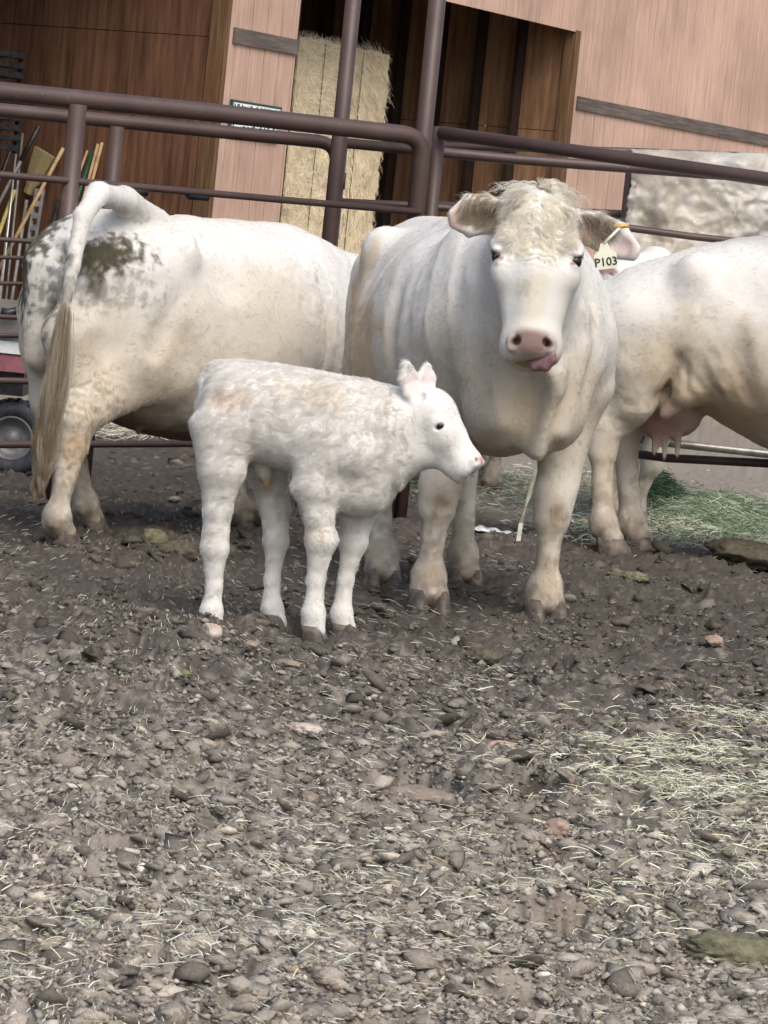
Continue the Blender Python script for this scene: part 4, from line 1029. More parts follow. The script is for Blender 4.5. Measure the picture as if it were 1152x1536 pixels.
# front gate on the left: thick tube with a bent corner
B0, SL = 14.1, .0016
g1 = empty('pipe_gate', (at(300, 400, B0 + .5).x, B0 + .5, 0)); tag(g1, 'maroon pipe gate with the thickest top rail, bent down at its right corner', 'gate')
P = pts([(-140, 124), (0, 137), (320, 169), (636, 205)], B0, SL); e = at(618, 345, B0 + SL * 630); P.append(e); q = Vector((P[3].x + (e.x - P[3].x) * 1.0, e.y, -.05)); 
P = [P[0], P[1], P[2], P[3], Vector((P[3].x, P[3].y, -.05))]
pipe('top_rail', smooth_path(P), .0405, g1)
p = at(117, 157, B0 + .15); pipe('post', [p, Vector((p.x, p.y, -.05))], .039, g1)
for y0, y1, r in ((262, 318, .0155), (359, 400, .0105), (475, 500, .0105), (571, 585, .0145), (667, 664, .0155)):
    pipe('rail', pts([(-140, y0 - (y1 - y0) * .22), (0, y0), (630, y1)], B0 - .03, SL), r, g1, None, 10)
for cx, cy in ((205, 286), (297, 292.5)):
    a, b = pts([(cx - 16, cy - 1.4), (cx + 16, cy + 1.4)], B0 - .03, SL); pipe('coupling', [a, a.lerp(b, .05), a.lerp(b, .95), b], [.019, .0235, .0235, .019], g1, M_BLK)
# gate behind it
g2 = empty('pipe_gate', (at(250, 400, 14.9).x, 14.9, 0)); tag(g2, 'maroon pipe gate just behind the thick-railed one, its top rail a little lower and thinner', 'gate')
B1 = 14.75
P = pts([(-140, 151), (0, 165), (508, 215)], B1, SL); P.append(Vector((P[-1].x, P[-1].y, -.05))); pipe('top_rail', smooth_path(P), .031, g2)
p = at(176, 190, B1 + .2); pipe('post', [p, Vector((p.x, p.y, -.05))], .031, g2)
for y0, y1, r in ((386, 400, .0095), (425, 435, .0095), (503, 510, .011)):
    pipe('rail', pts([(-140, y0 - 3), (0, y0), (500, y1)], B1, SL), r, g2, None, 10)
# tall posts
for (x, y, Y, r, lab) in ((533, -30, 15.2, .036, 'tall maroon pipe post in front of the hay bale'), (659, -30, 15.35, .040, 'tall maroon pipe post crossing the dark bay, right of the hay bale')):
    mb = MB(); p = at(x, y, Y); mb.tube([Vector((p.x, p.y, -.05)), Vector((p.x, p.y, 2.9))], r, 16); tag(mb.build('fence_post', M_PIPE, None, True), lab, 'fence post', 'tall pipe posts')
# right hand panel
g3 = empty('pipe_fence', (at(900, 400, 15.2).x, 15.2, 0)); tag(g3, 'maroon pipe fence panel running right above the cows from a short upright', 'fence panel')
R0 = [at(661, 199, 15.1), at(900, 232, 14.6), at(1152, 269, 14.2), at(1400, 304, 13.8)]
pipe('top_rail', [R0[0], R0[1], R0[2], R0[3]], .0300, g3)
p = at(660, 190, 15.15); pipe('post', [p, Vector((p.x, p.y, -.05))], .030, g3)
pipe('rail', [at(655, 640, 15.1), at(1000, 687, 14.8), at(1152, 695, 14.7), at(1400, 708, 14.6)], .0195, g3)
g4 = empty('pipe_fence', (at(900, 400, 15.9).x, 15.9, 0)); tag(g4, 'thinner maroon pipe panel crossing behind the upper right rail', 'fence panel')
pipe('top_rail', [at(512, 214, 15.6), at(760, 238, 15.8), at(1130, 266, 16.0), at(1400, 290, 16.1)], .0245, g4)
p = at(514, 208, 15.6); pipe('post', [p, Vector((p.x, p.y, -.05))], .0275, g4)
mb = MB(); a = at(509, 258, 15.6); b = at(506.5, 283, 15.6); mb.tube([a, b], .034, 12); mb.build('sleeve', M_PIPE, g4, True)
pipe('rail', [at(512, 303, 15.6), at(640, 309, 15.7), at(890, 335, 15.85), at(1040, 355, 15.95), at(1400, 395, 16.1)], .0175, g4)
pipe('rail', [at(900, 651, 16.0), at(1015, 666, 16.0), at(1152, 681, 16.0), at(1400, 700, 16.1)], .020, g4, M_STEEL)
g5 = empty('pipe_fence', (at(800, 400, 17.2).x, 17.2, 0)); tag(g5, 'farthest maroon pipe panel, the one the grey sheeting hangs over', 'fence panel')
pipe('top_rail', [at(640, 218, 17.0), at(944, 227, 17.2), at(1400, 245, 17.5)], .019, g5)
pipe('rail', [at(640, 308, 17.0), at(870, 319, 17.2), at(1400, 345, 17.5)], .024, g5)
for x, y in ((646, 217), (948, 226)):
    p = at(x, y, 17.1); pipe('post', [p, Vector((p.x, p.y, -.05))], .022, g5)
# crumpled sheeting over that panel
def tarp():
    nx, nz = 150, 110; V = []; 
    us = np.linspace(0, 1, nx + 1); vs = np.linspace(0, 1, nz + 1)
    L0 = at(944, 223, 17.08); R_ = at(1330, 236, 17.3)
    X = R_ - L0; D = Vector((X.y, -X.x, 0)).normalized()
    if D.y > 0: D = -D
    G = np.array([(u, v) for u in us for v in vs], np.float32); 
    hgt = 1.02
    base = np.array(L0)[None] + np.outer(G[:, 0], np.array(X)); 
    P3 = np.stack([G[:, 0] * X.length, G[:, 1] * hgt, G[:, 0] * 0], 1)
    W = P3 + .05 * np.stack([pn(P3, 3, 2), pn(P3, 3, 7), 0 * P3[:, 0]], 1)
    Wq = W + .02 * np.stack([pn(P3, 12, 2), pn(P3, 12, 7), 0 * P3[:, 0]], 1)
    c1 = worley(Wq * np.array([1, .7, 1]), 3.6, 2)[0]; c2 = worley(Wq, 9, 5)[0]; c3 = worley(Wq, 20, 1)[0]
    dd = .085 * c1 + .030 * c2 + .012 * c3 + .03 * fbm(P3, 2, 2) + .02 * np.sin(P3[:, 0] * 34 + 2 * pn(P3, 3, 1)) * ss(.35, .0, P3[:, 0])
    top = ss(0, .06, G[:, 1])
    z = -G[:, 1] * hgt; fold = np.sin(np.minimum(G[:, 1] / .05, 1) * math.pi / 2)
    pos = base + np.outer(dd * top + .035 + .03 * fold, np.array(D)); pos[:, 2] += z + .006 * pn(P3, 14, 3)
    pos += np.outer((.02 * pn(P3, 9, 8) + .015 * pn(P3, 30, 2)) * (G[:, 0] < .02), np.array(X.normalized()))
    idx = np.arange((nx + 1) * (nz + 1)).reshape(nx + 1, nz + 1)
    Fq = np.stack([idx[:-1, :-1], idx[:-1, 1:], idx[1:, 1:], idx[1:, :-1]], -1).reshape(-1, 4)
    me = npmesh('tarp', pos, Fq); me.shade_smooth()
    m, n, l, b = nmat('dirty_sheeting')
    t = noise_node(n, l, 5.5, 10, rough=.7); t2 = noise_node(n, l, 30, 8); t3 = noise_node(n, l, 1.9, 5)
    r = ramp(n, l, t.outputs[0], [(.28, (.22, .20, .17)), (.42, (.36, .34, .30)), (.55, (.48, .46, .42)), (.7, (.58, .58, .57))])
    r3 = ramp(n, l, t3.outputs[0], [(.40, (0, 0, 0)), (.62, (1, 1, 1))])
    c = mix(n, l, r.outputs[0], (.34, .28, .18), r3.outputs[0]); c = mix(n, l, c, r.outputs[0], .55)
    r2 = ramp(n, l, t2.outputs[0], [(.64, (0, 0, 0)), (.72, (1, 1, 1))]); c = mix(n, l, c, (.62, .61, .58), r2.outputs[0])
    l.new(c, b.inputs['Base Color']); b.inputs['Roughness'].default_value = .38
    bump(n, l, b, t.outputs[0], .5, .02)
    o = link('tarp', me, m); sol = o.modifiers.new('thick', 'SOLIDIFY'); sol.thickness = .006
    tag(o, 'crumpled dirty grey plastic sheeting hung over the far fence rail', 'tarp')
tarp()
# ---------------------------------------------------------------- ground
def height(P):
    """trampled dung and soil: broad swells, hoof hollows, clods"""
    P = np.asarray(P, np.float32); Q = np.zeros((len(P), 3), np.float32); Q[:, :2] = P[:, :2]
    Wp = Q + .05 * np.stack([pn(Q, 5, 1), pn(Q, 5, 9), 0 * Q[:, 0]], 1)
    z = .035 * fbm(Q, .8, 2, 3) + .022 * pn(Q, 2.6, 11)
    rid = lambda f, o: 1 - 2 * np.abs(pn(Wp, f, o))
    F1, F2, C = worley(Wp, 9, 3.1); z = z + .020 * (C ** 1.5) * ss(.8, .1, F1) 
    z = z + .016 * rid(4, 5) + .012 * rid(11, 7)
    W2 = Wp + .02 * np.stack([pn(Q, 24, 1), pn(Q, 24, 9), 0 * Q[:, 0]], 1)
    F1, F2, C = worley(W2, 24, 1.7); z = z + .013 * (C + .15) * ss(0, .8, F2 - F1)
    W3 = W2 + .006 * np.stack([pn(Q, 70, 1), pn(Q, 70, 9), 0 * Q[:, 0]], 1)
    F1, F2, C = worley(W3, 58, 5.2); z = z + .009 * (C + .1) * ss(0, .6, F2 - F1)
    z = z + .0045 * fbm(Q, 90, 2, 4)
    F1, F2, C = worley(Q * 1.0 + .10 * pn(Q, 3, 6)[:, None], 3.1, 9.3); z = z - .042 * ss(.26, .12, F1) * (C > .3) + .014 * np.exp(-((F1 - .30) / .05) ** 2) * (C > .3)      # hoof prints
    for x, y, rx, ry, dp in HOLES:
        d = np.sqrt(((Q[:, 0] - x) / rx) ** 2 + ((Q[:, 1] - y) / ry) ** 2 + 0) + .12 * pn(Q, 12, 2); z = z - dp * ss(1.1, .3, d) + dp * .35 * np.exp(-((d - 1.35) / .25) ** 2)
    fl = ss(14.2, 17.5, Q[:, 1] + .6 * pn(Q, .5, 4)); return (z * (1 - .8 * fl)).astype(np.float32)
HOLES = []
for px, py, rx, ry, dp in ((800, 1200, .11, .24, .075), (640, 1205, .10, .16, .04), (860, 1425, .12, .18, .055), (560, 1205, .07, .12, .04), (450, 960, .12, .25, .04), (700, 960, .12, .2, .04), (900, 1000, .1, .2, .04), (200, 1000, .12, .2, .04), (1110, 850, .12, .3, -.05), (330, 1190, .08, .13, .03), (120, 1100, .09, .15, .03)):
    g = gnd(px, py); HOLES.append((g.x, g.y, rx, ry, dp))
rows = [-6.0, -2, 1, 2.5, 3.4]; y = 3.9
while y < 21.5:
    rows.append(y); y += .0058 * (y / 4.4) ** 1.55
while y < 500: rows.append(y); y *= 1.07
rows = np.array(rows, np.float32)
u = np.concatenate([-np.geomspace(60, 1.12, 26), np.linspace(-1.08, 1.08, 470), np.geomspace(1.12, 60, 26)]).astype(np.float32)
Y, U = np.meshgrid(rows, u, indexing='ij'); X = U * (np.maximum(Y, 3.4) * .132 + .02)
GP = np.stack([X.ravel(), Y.ravel(), 0 * X.ravel()], 1)
GP[:, 2] = height(GP)
idx = np.arange(len(GP)).reshape(Y.shape)
Fq = np.stack([idx[:-1, :-1], idx[:-1, 1:], idx[1:, 1:], idx[1:, :-1]], -1).reshape(-1, 4)
me = npmesh('ground', GP, Fq); me.shade_smooth()
def ground_color(P):
    Q = np.zeros((len(P), 3), np.float32); Q[:, :2] = P[:, :2]
    dark = V3((.068, .059, .049)); mid = V3((.160, .141, .120)); lt = V3((.33, .295, .245)); dirt = V3((.29, .26, .215))
    a = fbm(Q, 1.3, 3, 4); b = fbm(Q, 22, 4, 8); c = pn(Q, 55, 3)
    near = ss(12.0, 5.5, Q[:, 1] + 1.6 * a)
    k = np.clip(.16 + .44 * near + .28 * a + .55 * b + .2 * c, 0, 1)[:, None]
    col = dark * (1 - k) + mid * k; k2 = np.clip(.85 * near + 1.2 * b + .35 * c - .32, 0, 1)[:, None]; col = col * (1 - k2) + lt * k2
    br = ss(.25, .6, fbm(Q, 4, 3, 21))[:, None]; col = col * (1 - .5 * br) + V3((.15, .105, .07)) * .5 * br
    f = ss(15.0, 16.5, Q[:, 1] + .5 * pn(Q, .7, 4) + .2 * pn(Q, 5, 2) - 5 * ss(.6, -.3, Q[:, 0]))[:, None]; return col * (1 - f) + dirt * (.85 + .3 * b[:, None]) * f
setcol(me, 'coat', ground_color(GP))
M_GND = attr_mat('trampled_soil', 'coat', rough=.9, spec=.12, bscale=120, bst=.6, mott=(160, .72, 1.2))
tag(link('ground', me, M_GND), 'trampled grey-brown soil and dung', None, None, 'structure')
# clods
import bmesh
bm = bmesh.new(); bmesh.ops.create_icosphere(bm, subdivisions=1, radius=1.0); IV = np.array([v.co[:] for v in bm.verts], np.float32); IF = np.array([[v.index for v in f.verts] for f in bm.faces], np.int32); bm.free()
def scatter_xy(n, y0, y1, seed, p=1.7):
    r = np.random.default_rng(seed); t = r.random(n); y = (y0 ** (1 - p) * (1 - t) + y1 ** (1 - p) * t) ** (1 / (1 - p)); x = (r.random(n) * 2 - 1) * (y * .132 + .1); return x, y
OV = np.array([(1, 0, 0), (-1, 0, 0), (0, 1, 0), (0, -1, 0), (0, 0, 1), (0, 0, -1)], np.float32); OF = np.array([(0, 2, 4), (2, 1, 4), (1, 3, 4), (3, 0, 4), (2, 0, 5), (1, 2, 5), (3, 1, 5), (0, 3, 5)], np.int32)
def clods(name, n, y0, y1, smin_, smax_, colf, seed, label, p=1.7, flat=.55, sink=.42, mat=None, IV=IV, IF=IF):
    r = np.random.default_rng(seed); x, y = scatter_xy(n, y0, y1, seed, p); kp = r.random(n) < .5 + .5 * ss(-.35, .25, fbm(np.stack([x, y, 0 * x], 1), 2.4, 3, 40 + seed)); x, y = x[kp], y[kp]; n = len(x)
    s = smin_ * (smax_ / smin_) ** (r.random(n) ** 2.6); s *= (y / 6) ** .25
    P = np.stack([x, y, 0 * x], 1).astype(np.float32); z = height(P)
    V = IV[None] * (1 + (.95 if len(IV) < 20 else .5) * (r.random((n, len(IV), 1)) - .5)) * (s[:, None] * (1 + .5 * (r.random((n, 3)) - .5)))[:, None, :] * np.array([1.25, 1.0, flat])
    a = r.random(n) * 6.28; ca, sa = np.cos(a), np.sin(a); tl = r.normal(0, .3, n)
    V[:, :, 2] += V[:, :, 0] * tl[:, None]
    Xr = V[:, :, 0] * ca[:, None] - V[:, :, 1] * sa[:, None]; Yr = V[:, :, 0] * sa[:, None] + V[:, :, 1] * ca[:, None]
    W = np.stack([Xr + x[:, None], Yr + y[:, None], V[:, :, 2] + (z + s * flat * (.5 - sink))[:, None]], 2).reshape(-1, 3)
    Fc = (IF[None] + (np.arange(n) * len(IV))[:, None, None]).reshape(-1, 3)
    me = npmesh(name, W, Fc); C = colf(P, r); C = np.repeat(C * (1 + .16 * r.normal(0, 1, (n, 1))).clip(.6, 1.5), len(IV), 0)
    if len(IV) > 20: C = C * .85 * (1 + .5 * pn(W, 60, 3) + .3 * pn(W, 140, 8))[:, None].clip(.35, 1.8)
    setcol(me, 'coat', C)
    o = link(name, me, mat or M_GND); tag(o, label, None, None, 'stuff'); return o
def cc(P, r):
    c = ground_color(P); k = r.random((len(P), 1)); c = c * (.8 + .7 * k); m = r.random(len(P)) < .03; c[m] = c[m] * 1.7; return c * 1.05
def crumb(P, r):
    c = ground_color(P); n = len(P); near = ss(13, 5, P[:, 1])[:, None]; k = r.random((n, 1)) ** 1.5
    lt = V3((.50, .455, .385)); c = c * (.75 + .35 * r.random((n, 1))); c = c * (1 - k * (.25 + .65 * near)) + lt * k * (.25 + .65 * near)  # crumbs paler than the soil, so shade of the gaps sits in the colours
    m = r.random(n) < .03; c[m] = V3((.27, .22, .16)); m = r.random(n) < .03; c[m] = V3((.48, .45, .40)) * (.4 + .6 * near[m]); return c
clods('soil_clods', 14000, 3.95, 14.5, .007, .030, cc, 11, 'loose clods of dung and soil', flat=.5, sink=.4)
clods('soil_crumbs', 90000, 3.95, 14.0, .0035, .013, crumb, 14, 'fine pale crumbs lying on the trampled soil', p=1.9, flat=.62, sink=.1, IV=OV, IF=OF)
bm = bmesh.new(); bmesh.ops.create_icosphere(bm, subdivisions=2, radius=1.0); I2 = np.array([v.co[:] for v in bm.verts], np.float32); F2_ = np.array([[v.index for v in f.verts] for f in bm.faces], np.int32); bm.free()
I2 = I2 * (1 + .60 * pn(I2, 1.6, 3) + .45 * pn(I2, 4, 8))[:, None]
clods('broken_clods', 1700, 3.95, 14.5, .009, .030, cc, 17, 'larger broken clods of trampled soil', p=1.3, flat=.5, sink=.45, IV=I2, IF=F2_)
# straw bits
def straw(name, x, y, n, Lr, w, cols, seed, label, lift=.5, zoff=None, parent=None, bend=.2, ncol=None):
    r = np.random.default_rng(seed); L = r.uniform(*Lr, n); a = r.random(n) * 6.283; el = np.abs(r.normal(0, lift, n)).clip(0, 1.2)
    P = np.stack([x, y, 0 * x], 1).astype(np.float32); z = height(P) + .019 + (zoff if zoff is not None else 0)
    D = np.stack([np.cos(a) * np.cos(el), np.sin(a) * np.cos(el), np.sin(el) * .6], 1); S = norm_rows(np.cross(D, r.normal(0, 1, (n, 3)))); B = norm_rows(np.cross(D, [0, 0, 1]))
    k = 4; out = np.zeros((n, k, 2, 3)); bn = r.normal(0, bend, n)
    for i in range(k):
        t = i / (k - 1) - .5; c = np.stack([x, y, z], 1) + D * (L * t)[:, None] + (B * (bn * L)[:, None] + np.array([0, 0, -1]) * (np.abs(bn) * L * .5)[:, None]) * (t * t * 4 * .5)
        ww = (w * (1 - .6 * abs(t)))
        out[:, i, 0] = c - S * ww / 2; out[:, i, 1] = c + S * ww / 2
    V = out.reshape(-1, 3); b = (np.arange(n) * k * 2)[:, None]; q = np.concatenate([b + np.array([[2 * i, 2 * i + 1, 2 * i + 3, 2 * i + 2]]) for i in range(k - 1)], 0)
    me = npmesh(name, V, q); ci = r.integers(0, len(cols), n); C = np.array(cols)[ci] * (1 + .15 * r.normal(0, 1, (n, 1))).clip(.6, 1.4); setcol(me, 'coat', np.repeat(C, 2 * k, 0))
    o = link(name, me, M_STRAW, parent); tag(o, label, None, None, 'stuff'); return o
M_STRAW = attr_mat('straw', 'coat', rough=.65, spec=.2)
STR = [(.52, .49, .38), (.60, .59, .50), (.40, .36, .26), (.66, .67, .58), (.30, .27, .20)]
x, y = scatter_xy(13000, 3.95, 14.5, 21, 2.2); straw('straw_bits', x, y, len(x), (.006, .036), .0015, STR, 21, 'scattered bits of dry straw')
rr = np.random.default_rng(5)
def blob(cx, cy, sxp, syp, n):
    """gaussian patch given in the photo, on the ground"""
    out = []
    while len(out) < n:
        a, b = rr.normal(cx, sxp), rr.normal(cy, syp)
        if b > 560: g = gnd(a, b); out.append((g.x, g.y))
    return np.array(out).T
PALE = [(.66, .68, .55), (.58, .60, .44), (.74, .76, .66), (.50, .50, .33), (.62, .55, .36)]
xs, ys = np.concatenate([blob(1010, 1180, 110, 45, 2300), blob(1120, 1230, 70, 60, 900), blob(1100, 1090, 60, 12, 350), blob(820, 1060, 120, 60, 160), blob(1000, 1330, 130, 60, 500)], 1)
straw('pale_hay', xs, ys, len(xs), (.015, .060), .0021, PALE, 22, 'pale hay scattered at the right', .4)
xs, ys = np.concatenate([blob(60, 1440, 60, 50, 200), blob(250, 1450, 160, 50, 350), blob(560, 1300, 140, 60, 350), blob(480, 1390, 200, 70, 400), blob(800, 1400, 150, 70, 450), blob(300, 1250, 200, 80, 250)], 1)
straw('loose_hay', xs, ys, len(xs), (.015, .05), .0019, PALE + STR, 23, 'loose hay stems in the foreground', .4)
GRN = [(.20, .27, .17), (.27, .34, .23), (.34, .42, .30), (.14, .19, .12), (.42, .46, .34)]
# green hay heaped under the side-on cow
def pile(cx, cy, sxp, syp, n, h, cols, name, label, sd, Lr=(.05, .14)):
    xs, ys = blob(cx, cy, sxp, syp, n); g = gnd(cx, cy); k = abs(gnd(cx + sxp, cy).x - g.x); m = abs(gnd(cx, cy + syp).y - g.y)
    e = np.exp(-.5 * ((xs - g.x) / k) ** 2 - .5 * ((ys - g.y) / m) ** 2); zo = h * e * rr.random(len(xs)); straw(name, xs, ys, len(xs), Lr, .0035, cols, sd, label, .5, zo, bend=.5)
pile(1090, 785, 60, 16, 6500, .14, GRN, 'green_hay', 'heap of green hay on the right', 31)
pile(980, 752, 26, 10, 2600, .17, [(.05, .09, .05), (.08, .13, .07), (.11, .17, .09)], 'dark_green_hay', 'darker clump of green hay behind the cow\'s leg', 32)
pile(990, 800, 70, 12, 2600, .05, GRN + PALE, 'mixed_hay', 'mixed green and pale hay at the hooves', 33)
pile(730, 735, 60, 14, 1600, .05, GRN + STR, 'thin_hay', 'thin green and dry hay under the cow', 34)
pile(870, 760, 50, 30, 1100, .04, GRN + STR, 'thin_hay', 'thin hay between the cows', 35)
pile(220, 648, 70, 8, 1500, .06, STR, 'far_straw', 'dry straw beyond the lowest rail', 36)
pile(215, 638, 18, 4, 250, .08, GRN, 'far_weeds', 'a few green weeds beyond the fence', 37)
# far rough
clods('far_clods', 1500, 14.2, 22, .006, .028, cc, 12, 'clods beyond the fence', p=.5)
# ---------------------------------------------------------------- stones, dung and litter
def rock_mesh(name, size, seed, sub=4, rough=.25, flat=1.0, ang=False):
    bm = bmesh.new(); bmesh.ops.create_icosphere(bm, subdivisions=sub, radius=1.0)
    V = np.array([v.co[:] for v in bm.verts], np.float32); r = np.random.default_rng(seed)
    if ang:
        for _ in range(9):
            n = r.normal(0, 1, 3); n /= np.linalg.norm(n); d = .62 + .25 * r.random(); k = V @ n; V = V - np.outer(np.maximum(k - d, 0), n)
    V = V * (1 + rough * fbm(V + seed, 1.3, 3) + .14 * pn(V, 5, seed) + .07 * pn(V, 12, seed) + .03 * pn(V, 26, seed))[:, None] * np.array(size)
    for v, c in zip(bm.verts, V): v.co = c
    me = bpy.data.meshes.new(name); bm.to_mesh(me); bm.free(); me.shade_smooth(); return me
def put(name, px, py, size_px, seed, mat, label, cat, zoff=.009, rz=0.0, group=None, **k):
    g = gnd(px, py); s = g.y / FOC; z = float(height(np.array([[g.x, g.y, 0]]))[0])
    me = rock_mesh(name, [v * s for v in size_px], seed, **k); o = link(name, me, mat); o.location = (g.x, g.y, z + size_px[2] * s * .45 + zoff); o.rotation_euler = (0, 0, rz)
    tag(o, label, cat, group); return o
M_STONE = simple('pale_stone', (.34, .27, .22), (.56, .49, .43), 30, .8, bmp=.5)
M_PINKST = simple('pinkish_stone', (.26, .18, .14), (.38, .28, .23), 30, .8, bmp=.5)
M_BRST = simple('brown_stone', (.15, .12, .09), (.28, .235, .19), 40, .85, bmp=.5)
M_DUNGG = simple('green_dung', (.085, .078, .045), (.20, .185, .11), 45, .9, bmp=.8)
M_DUNGB = simple('dark_dung', (.05, .045, .03), (.12, .10, .065), 45, .8, bmp=.8)
put('stone', 314, 982, (16, 12, 19), 1, M_STONE, 'small pointed pale stone in front of the calf\'s hind hoof', 'stone', ang=True)
put('stone', 302, 1000, (20, 14, 10), 2, M_BRST, 'brown lump under the pointed pale stone', 'stone', ang=True)
put('stone', 458, 1112, (27, 20, 11), 3, M_STONE, 'flat pale stone in the middle of the soil', 'stone', ang=True)
put('stone', 827, 1288, (21, 20, 17), 4, M_PINKST, 'pinkish stone below the hole in the soil', 'stone', ang=True)
put('stone', 428, 1027, (24, 18, 9), 5, M_BRST, 'flat tan stone below the calf\'s front hooves', 'stone', ang=True)
put('stone', 372, 1004, (13, 10, 9), 6, M_BRST, 'small tan stone right of the pointed one', 'stone', ang=True)
put('stone', 1068, 992, (14, 12, 10), 7, M_PINKST, 'small pink stone at the right edge of the trampled soil', 'stone', ang=True)
put('stone', 957, 1108, (8, 8, 12), 8, M_PINKST, 'tiny upright pink stone left of the pale hay', 'stone', ang=True)
put('stone', 80, 1065, (22, 14, 12), 9, M_BRST, 'tan stone at the left of the soil', 'stone', ang=True)
put('stone', 460, 1232, (16, 14, 14), 12, M_BRST, 'brown stone right of the middle hollow', 'stone', ang=True)
put('dung_pat', 1100, 1466, (84, 60, 27), 10, M_DUNGG, 'mossy green-grey dung pat at the lower right corner', 'dung', rough=.18)
put('dung_pat', 230, 828, (22, 18, 17), 13, M_DUNGG, 'rounded olive dung lump behind the calf', 'dung', rough=.2)
put('dung_pat', 262, 846, (42, 26, 17), 14, M_DUNGB, 'dark heap of dung beside the olive lump', 'dung', rough=.35)
put('dung_pat', 205, 855, (24, 16, 9), 17, M_DUNGG, 'flat olive dung patch left of the dark heap', 'dung', rough=.3)
put('dung_pat', 930, 1262, (70, 46, 12), 15, M_DUNGB, 'brown-green dung pat under the pale hay', 'dung', rough=.3)
put('dung_pat', 722, 1012, (24, 18, 14), 16, M_DUNGB, 'small olive dung lump in front of the mother cow', 'dung', rough=.4)
put('dung_pat', 950, 885, (22, 16, 9), 18, M_DUNGG, 'small olive dung lump right of the mother\'s hoof', 'dung', rough=.3)
put('dung_pat', 272, 1030, (16, 12, 7), 19, M_DUNGG, 'little green-brown dung lump left of the stones', 'dung', rough=.3)
put('clod', 625, 1195, (62, 44, 16), 20, M_BRST, 'broad brown clod left of the dark hole', 'clod', rough=.4)
put('clod', 1118, 858, (60, 60, 22), 25, M_DUNGB, 'dark mound of soil at the right edge', 'clod', rough=.4)
# curved root
g = [gnd(a, b) + Vector((0, 0, c)) for a, b, c in ((722, 1168, .015), (724, 1155, .045), (738, 1146, .055), (765, 1147, .05), (800, 1156, .03))]
mb = MB(); mb.tube(smooth_path(g), .006, 8); tag(mb.build('root', simple('root_bark', (.25, .15, .10), (.48, .36, .28), 40, .7), None, True), 'curved pale root sticking out above the dark hole', 'root')
# white sheet and strand between the mother's front legs
M_PLAST = simple('white_plastic', (.70, .72, .72), (.82, .84, .84), 12, .35)
def strip(name, P0, P1, wid, label, cat, mat, n=24, amp=.01, seed=2):
    P0, P1 = Vector(P0), Vector(P1); d = P1 - P0; s = Vector((0, 1, 0)) * wid; V = []
    for i in range(n + 1):
        for j in range(5):
            u = i / n; q = P0 + d * u + s * (j / 4 - .5) * (1 - .6 * abs(2 * u - 1) ** 3); V.append((q.x, q.y, q.z + amp * math.sin(u * 17 + j * 1.3 + seed) * math.cos(u * 7 - j)))
    Fq = [(i * 5 + j, i * 5 + j + 1, i * 5 + j + 6, i * 5 + j + 5) for i in range(n) for j in range(4)]
    o = link(name, mesh(name, V, Fq), mat, None, True); m = o.modifiers.new('t', 'SOLIDIFY'); m.thickness = .003; tag(o, label, cat); return o
a, b = gnd(704, 806), gnd(782, 812); strip('plastic_scrap', (a.x, a.y, .045), (b.x, a.y, .03), .22, 'flat white scrap of plastic lying between the mother\'s legs', 'scrap', M_PLAST)
a, b = gnd(236, 652), gnd(304, 664); strip('plastic_scrap', (a.x, a.y, .05), (b.x, a.y, .03), .3, 'white scrap beyond the lowest rail, below the left cow\'s belly', 'scrap', M_PLAST, amp=.02)
m, n, l, bb = nmat('faded_ribbon'); bb.inputs['Roughness'].default_value = .5
t = n.new('ShaderNodeTexWave'); t.inputs['Scale'].default_value = 6; t.bands_direction = 'Z'; tc = n.new('ShaderNodeTexCoord'); l.new(tc.outputs['Object'], t.inputs[0])
r = ramp(n, l, t.outputs[0], [(.45, (.38, .38, .26)), (.55, (.46, .46, .38))]); l.new(r.outputs[0], bb.inputs['Base Color'])
Pq = [at(805, 700, 12.6), at(796, 735, 12.62), at(788, 760, 12.62), at(781, 785, 12.64), at(777, 812, 12.6)]
V = []; 
for i, p in enumerate(Pq): k_ = .007 + .003 * math.sin(i * 2.2); V += [p + Vector((-k_, 0, 0)), p + Vector((k_, .006, 0))]
o = link('twine_strand', mesh('twine_strand', V, [(2 * i, 2 * i + 1, 2 * i + 3, 2 * i + 2) for i in range(4)]), m); md = o.modifiers.new('t', 'SOLIDIFY'); md.thickness = .003
tag(o, 'frayed yellow and white strand hanging to the ground behind the mother\'s chest', 'strand')

# ---------------------------------------------------------------- tools leaning on the barn's plywood
M_WOODH = simple('tool_handle', (.30, .19, .09), (.48, .34, .19), 12, .6); M_DKM = simple('dark_metal', (.02, .02, .025), (.06, .06, .065), 20, .4, metal=.4)
M_GREY = simple('grey_handle', (.14, .14, .13), (.24, .24, .22), 20, .5); M_BROOM = simple('broom_straw', (.20, .16, .07), (.38, .31, .16), 60, .8, stretch=(8, 8, 1)); M_GRNH = simple('green_handle', (.01, .05, .03), (.02, .08, .05), 20, .4)
M_YEL = simple('yellow_handle', (.35, .30, .10), (.5, .44, .18), 20, .5); M_ALU = simple('bare_aluminium', (.40, .42, .44), (.60, .62, .64), 20, .3, metal=.6)
def IP(px, py, off=.10):
    """point just in front of the partition's plywood, where the photo shows it"""
    s0 = sP0 - .06 - off; d = at(px, py, 10) - EYE; o = WO + WD * s0; t = (o - EYE).dot(WD) / d.dot(WD); return EYE + d * t
def handle(name, px0, py0, px1, py1, r, mat, label, cat, off=.10, ext=True, group=None):
    """a straight tool: top and a lower point in the photo, carried on to the ground"""
    a = IP(px0, py0, off); b = IP(px1, py1, off + .12); d = (b - a)
    if ext and d.z < 0: b = a + d * (a.z / -d.z)
    root = empty(name, (b.x, b.y, 0)); tag(root, label, cat, group)
    mb = MB(); mb.tube([a, a.lerp(b, .5), b], r, 8); mb.build('handle', mat, root, True); return root, a, b
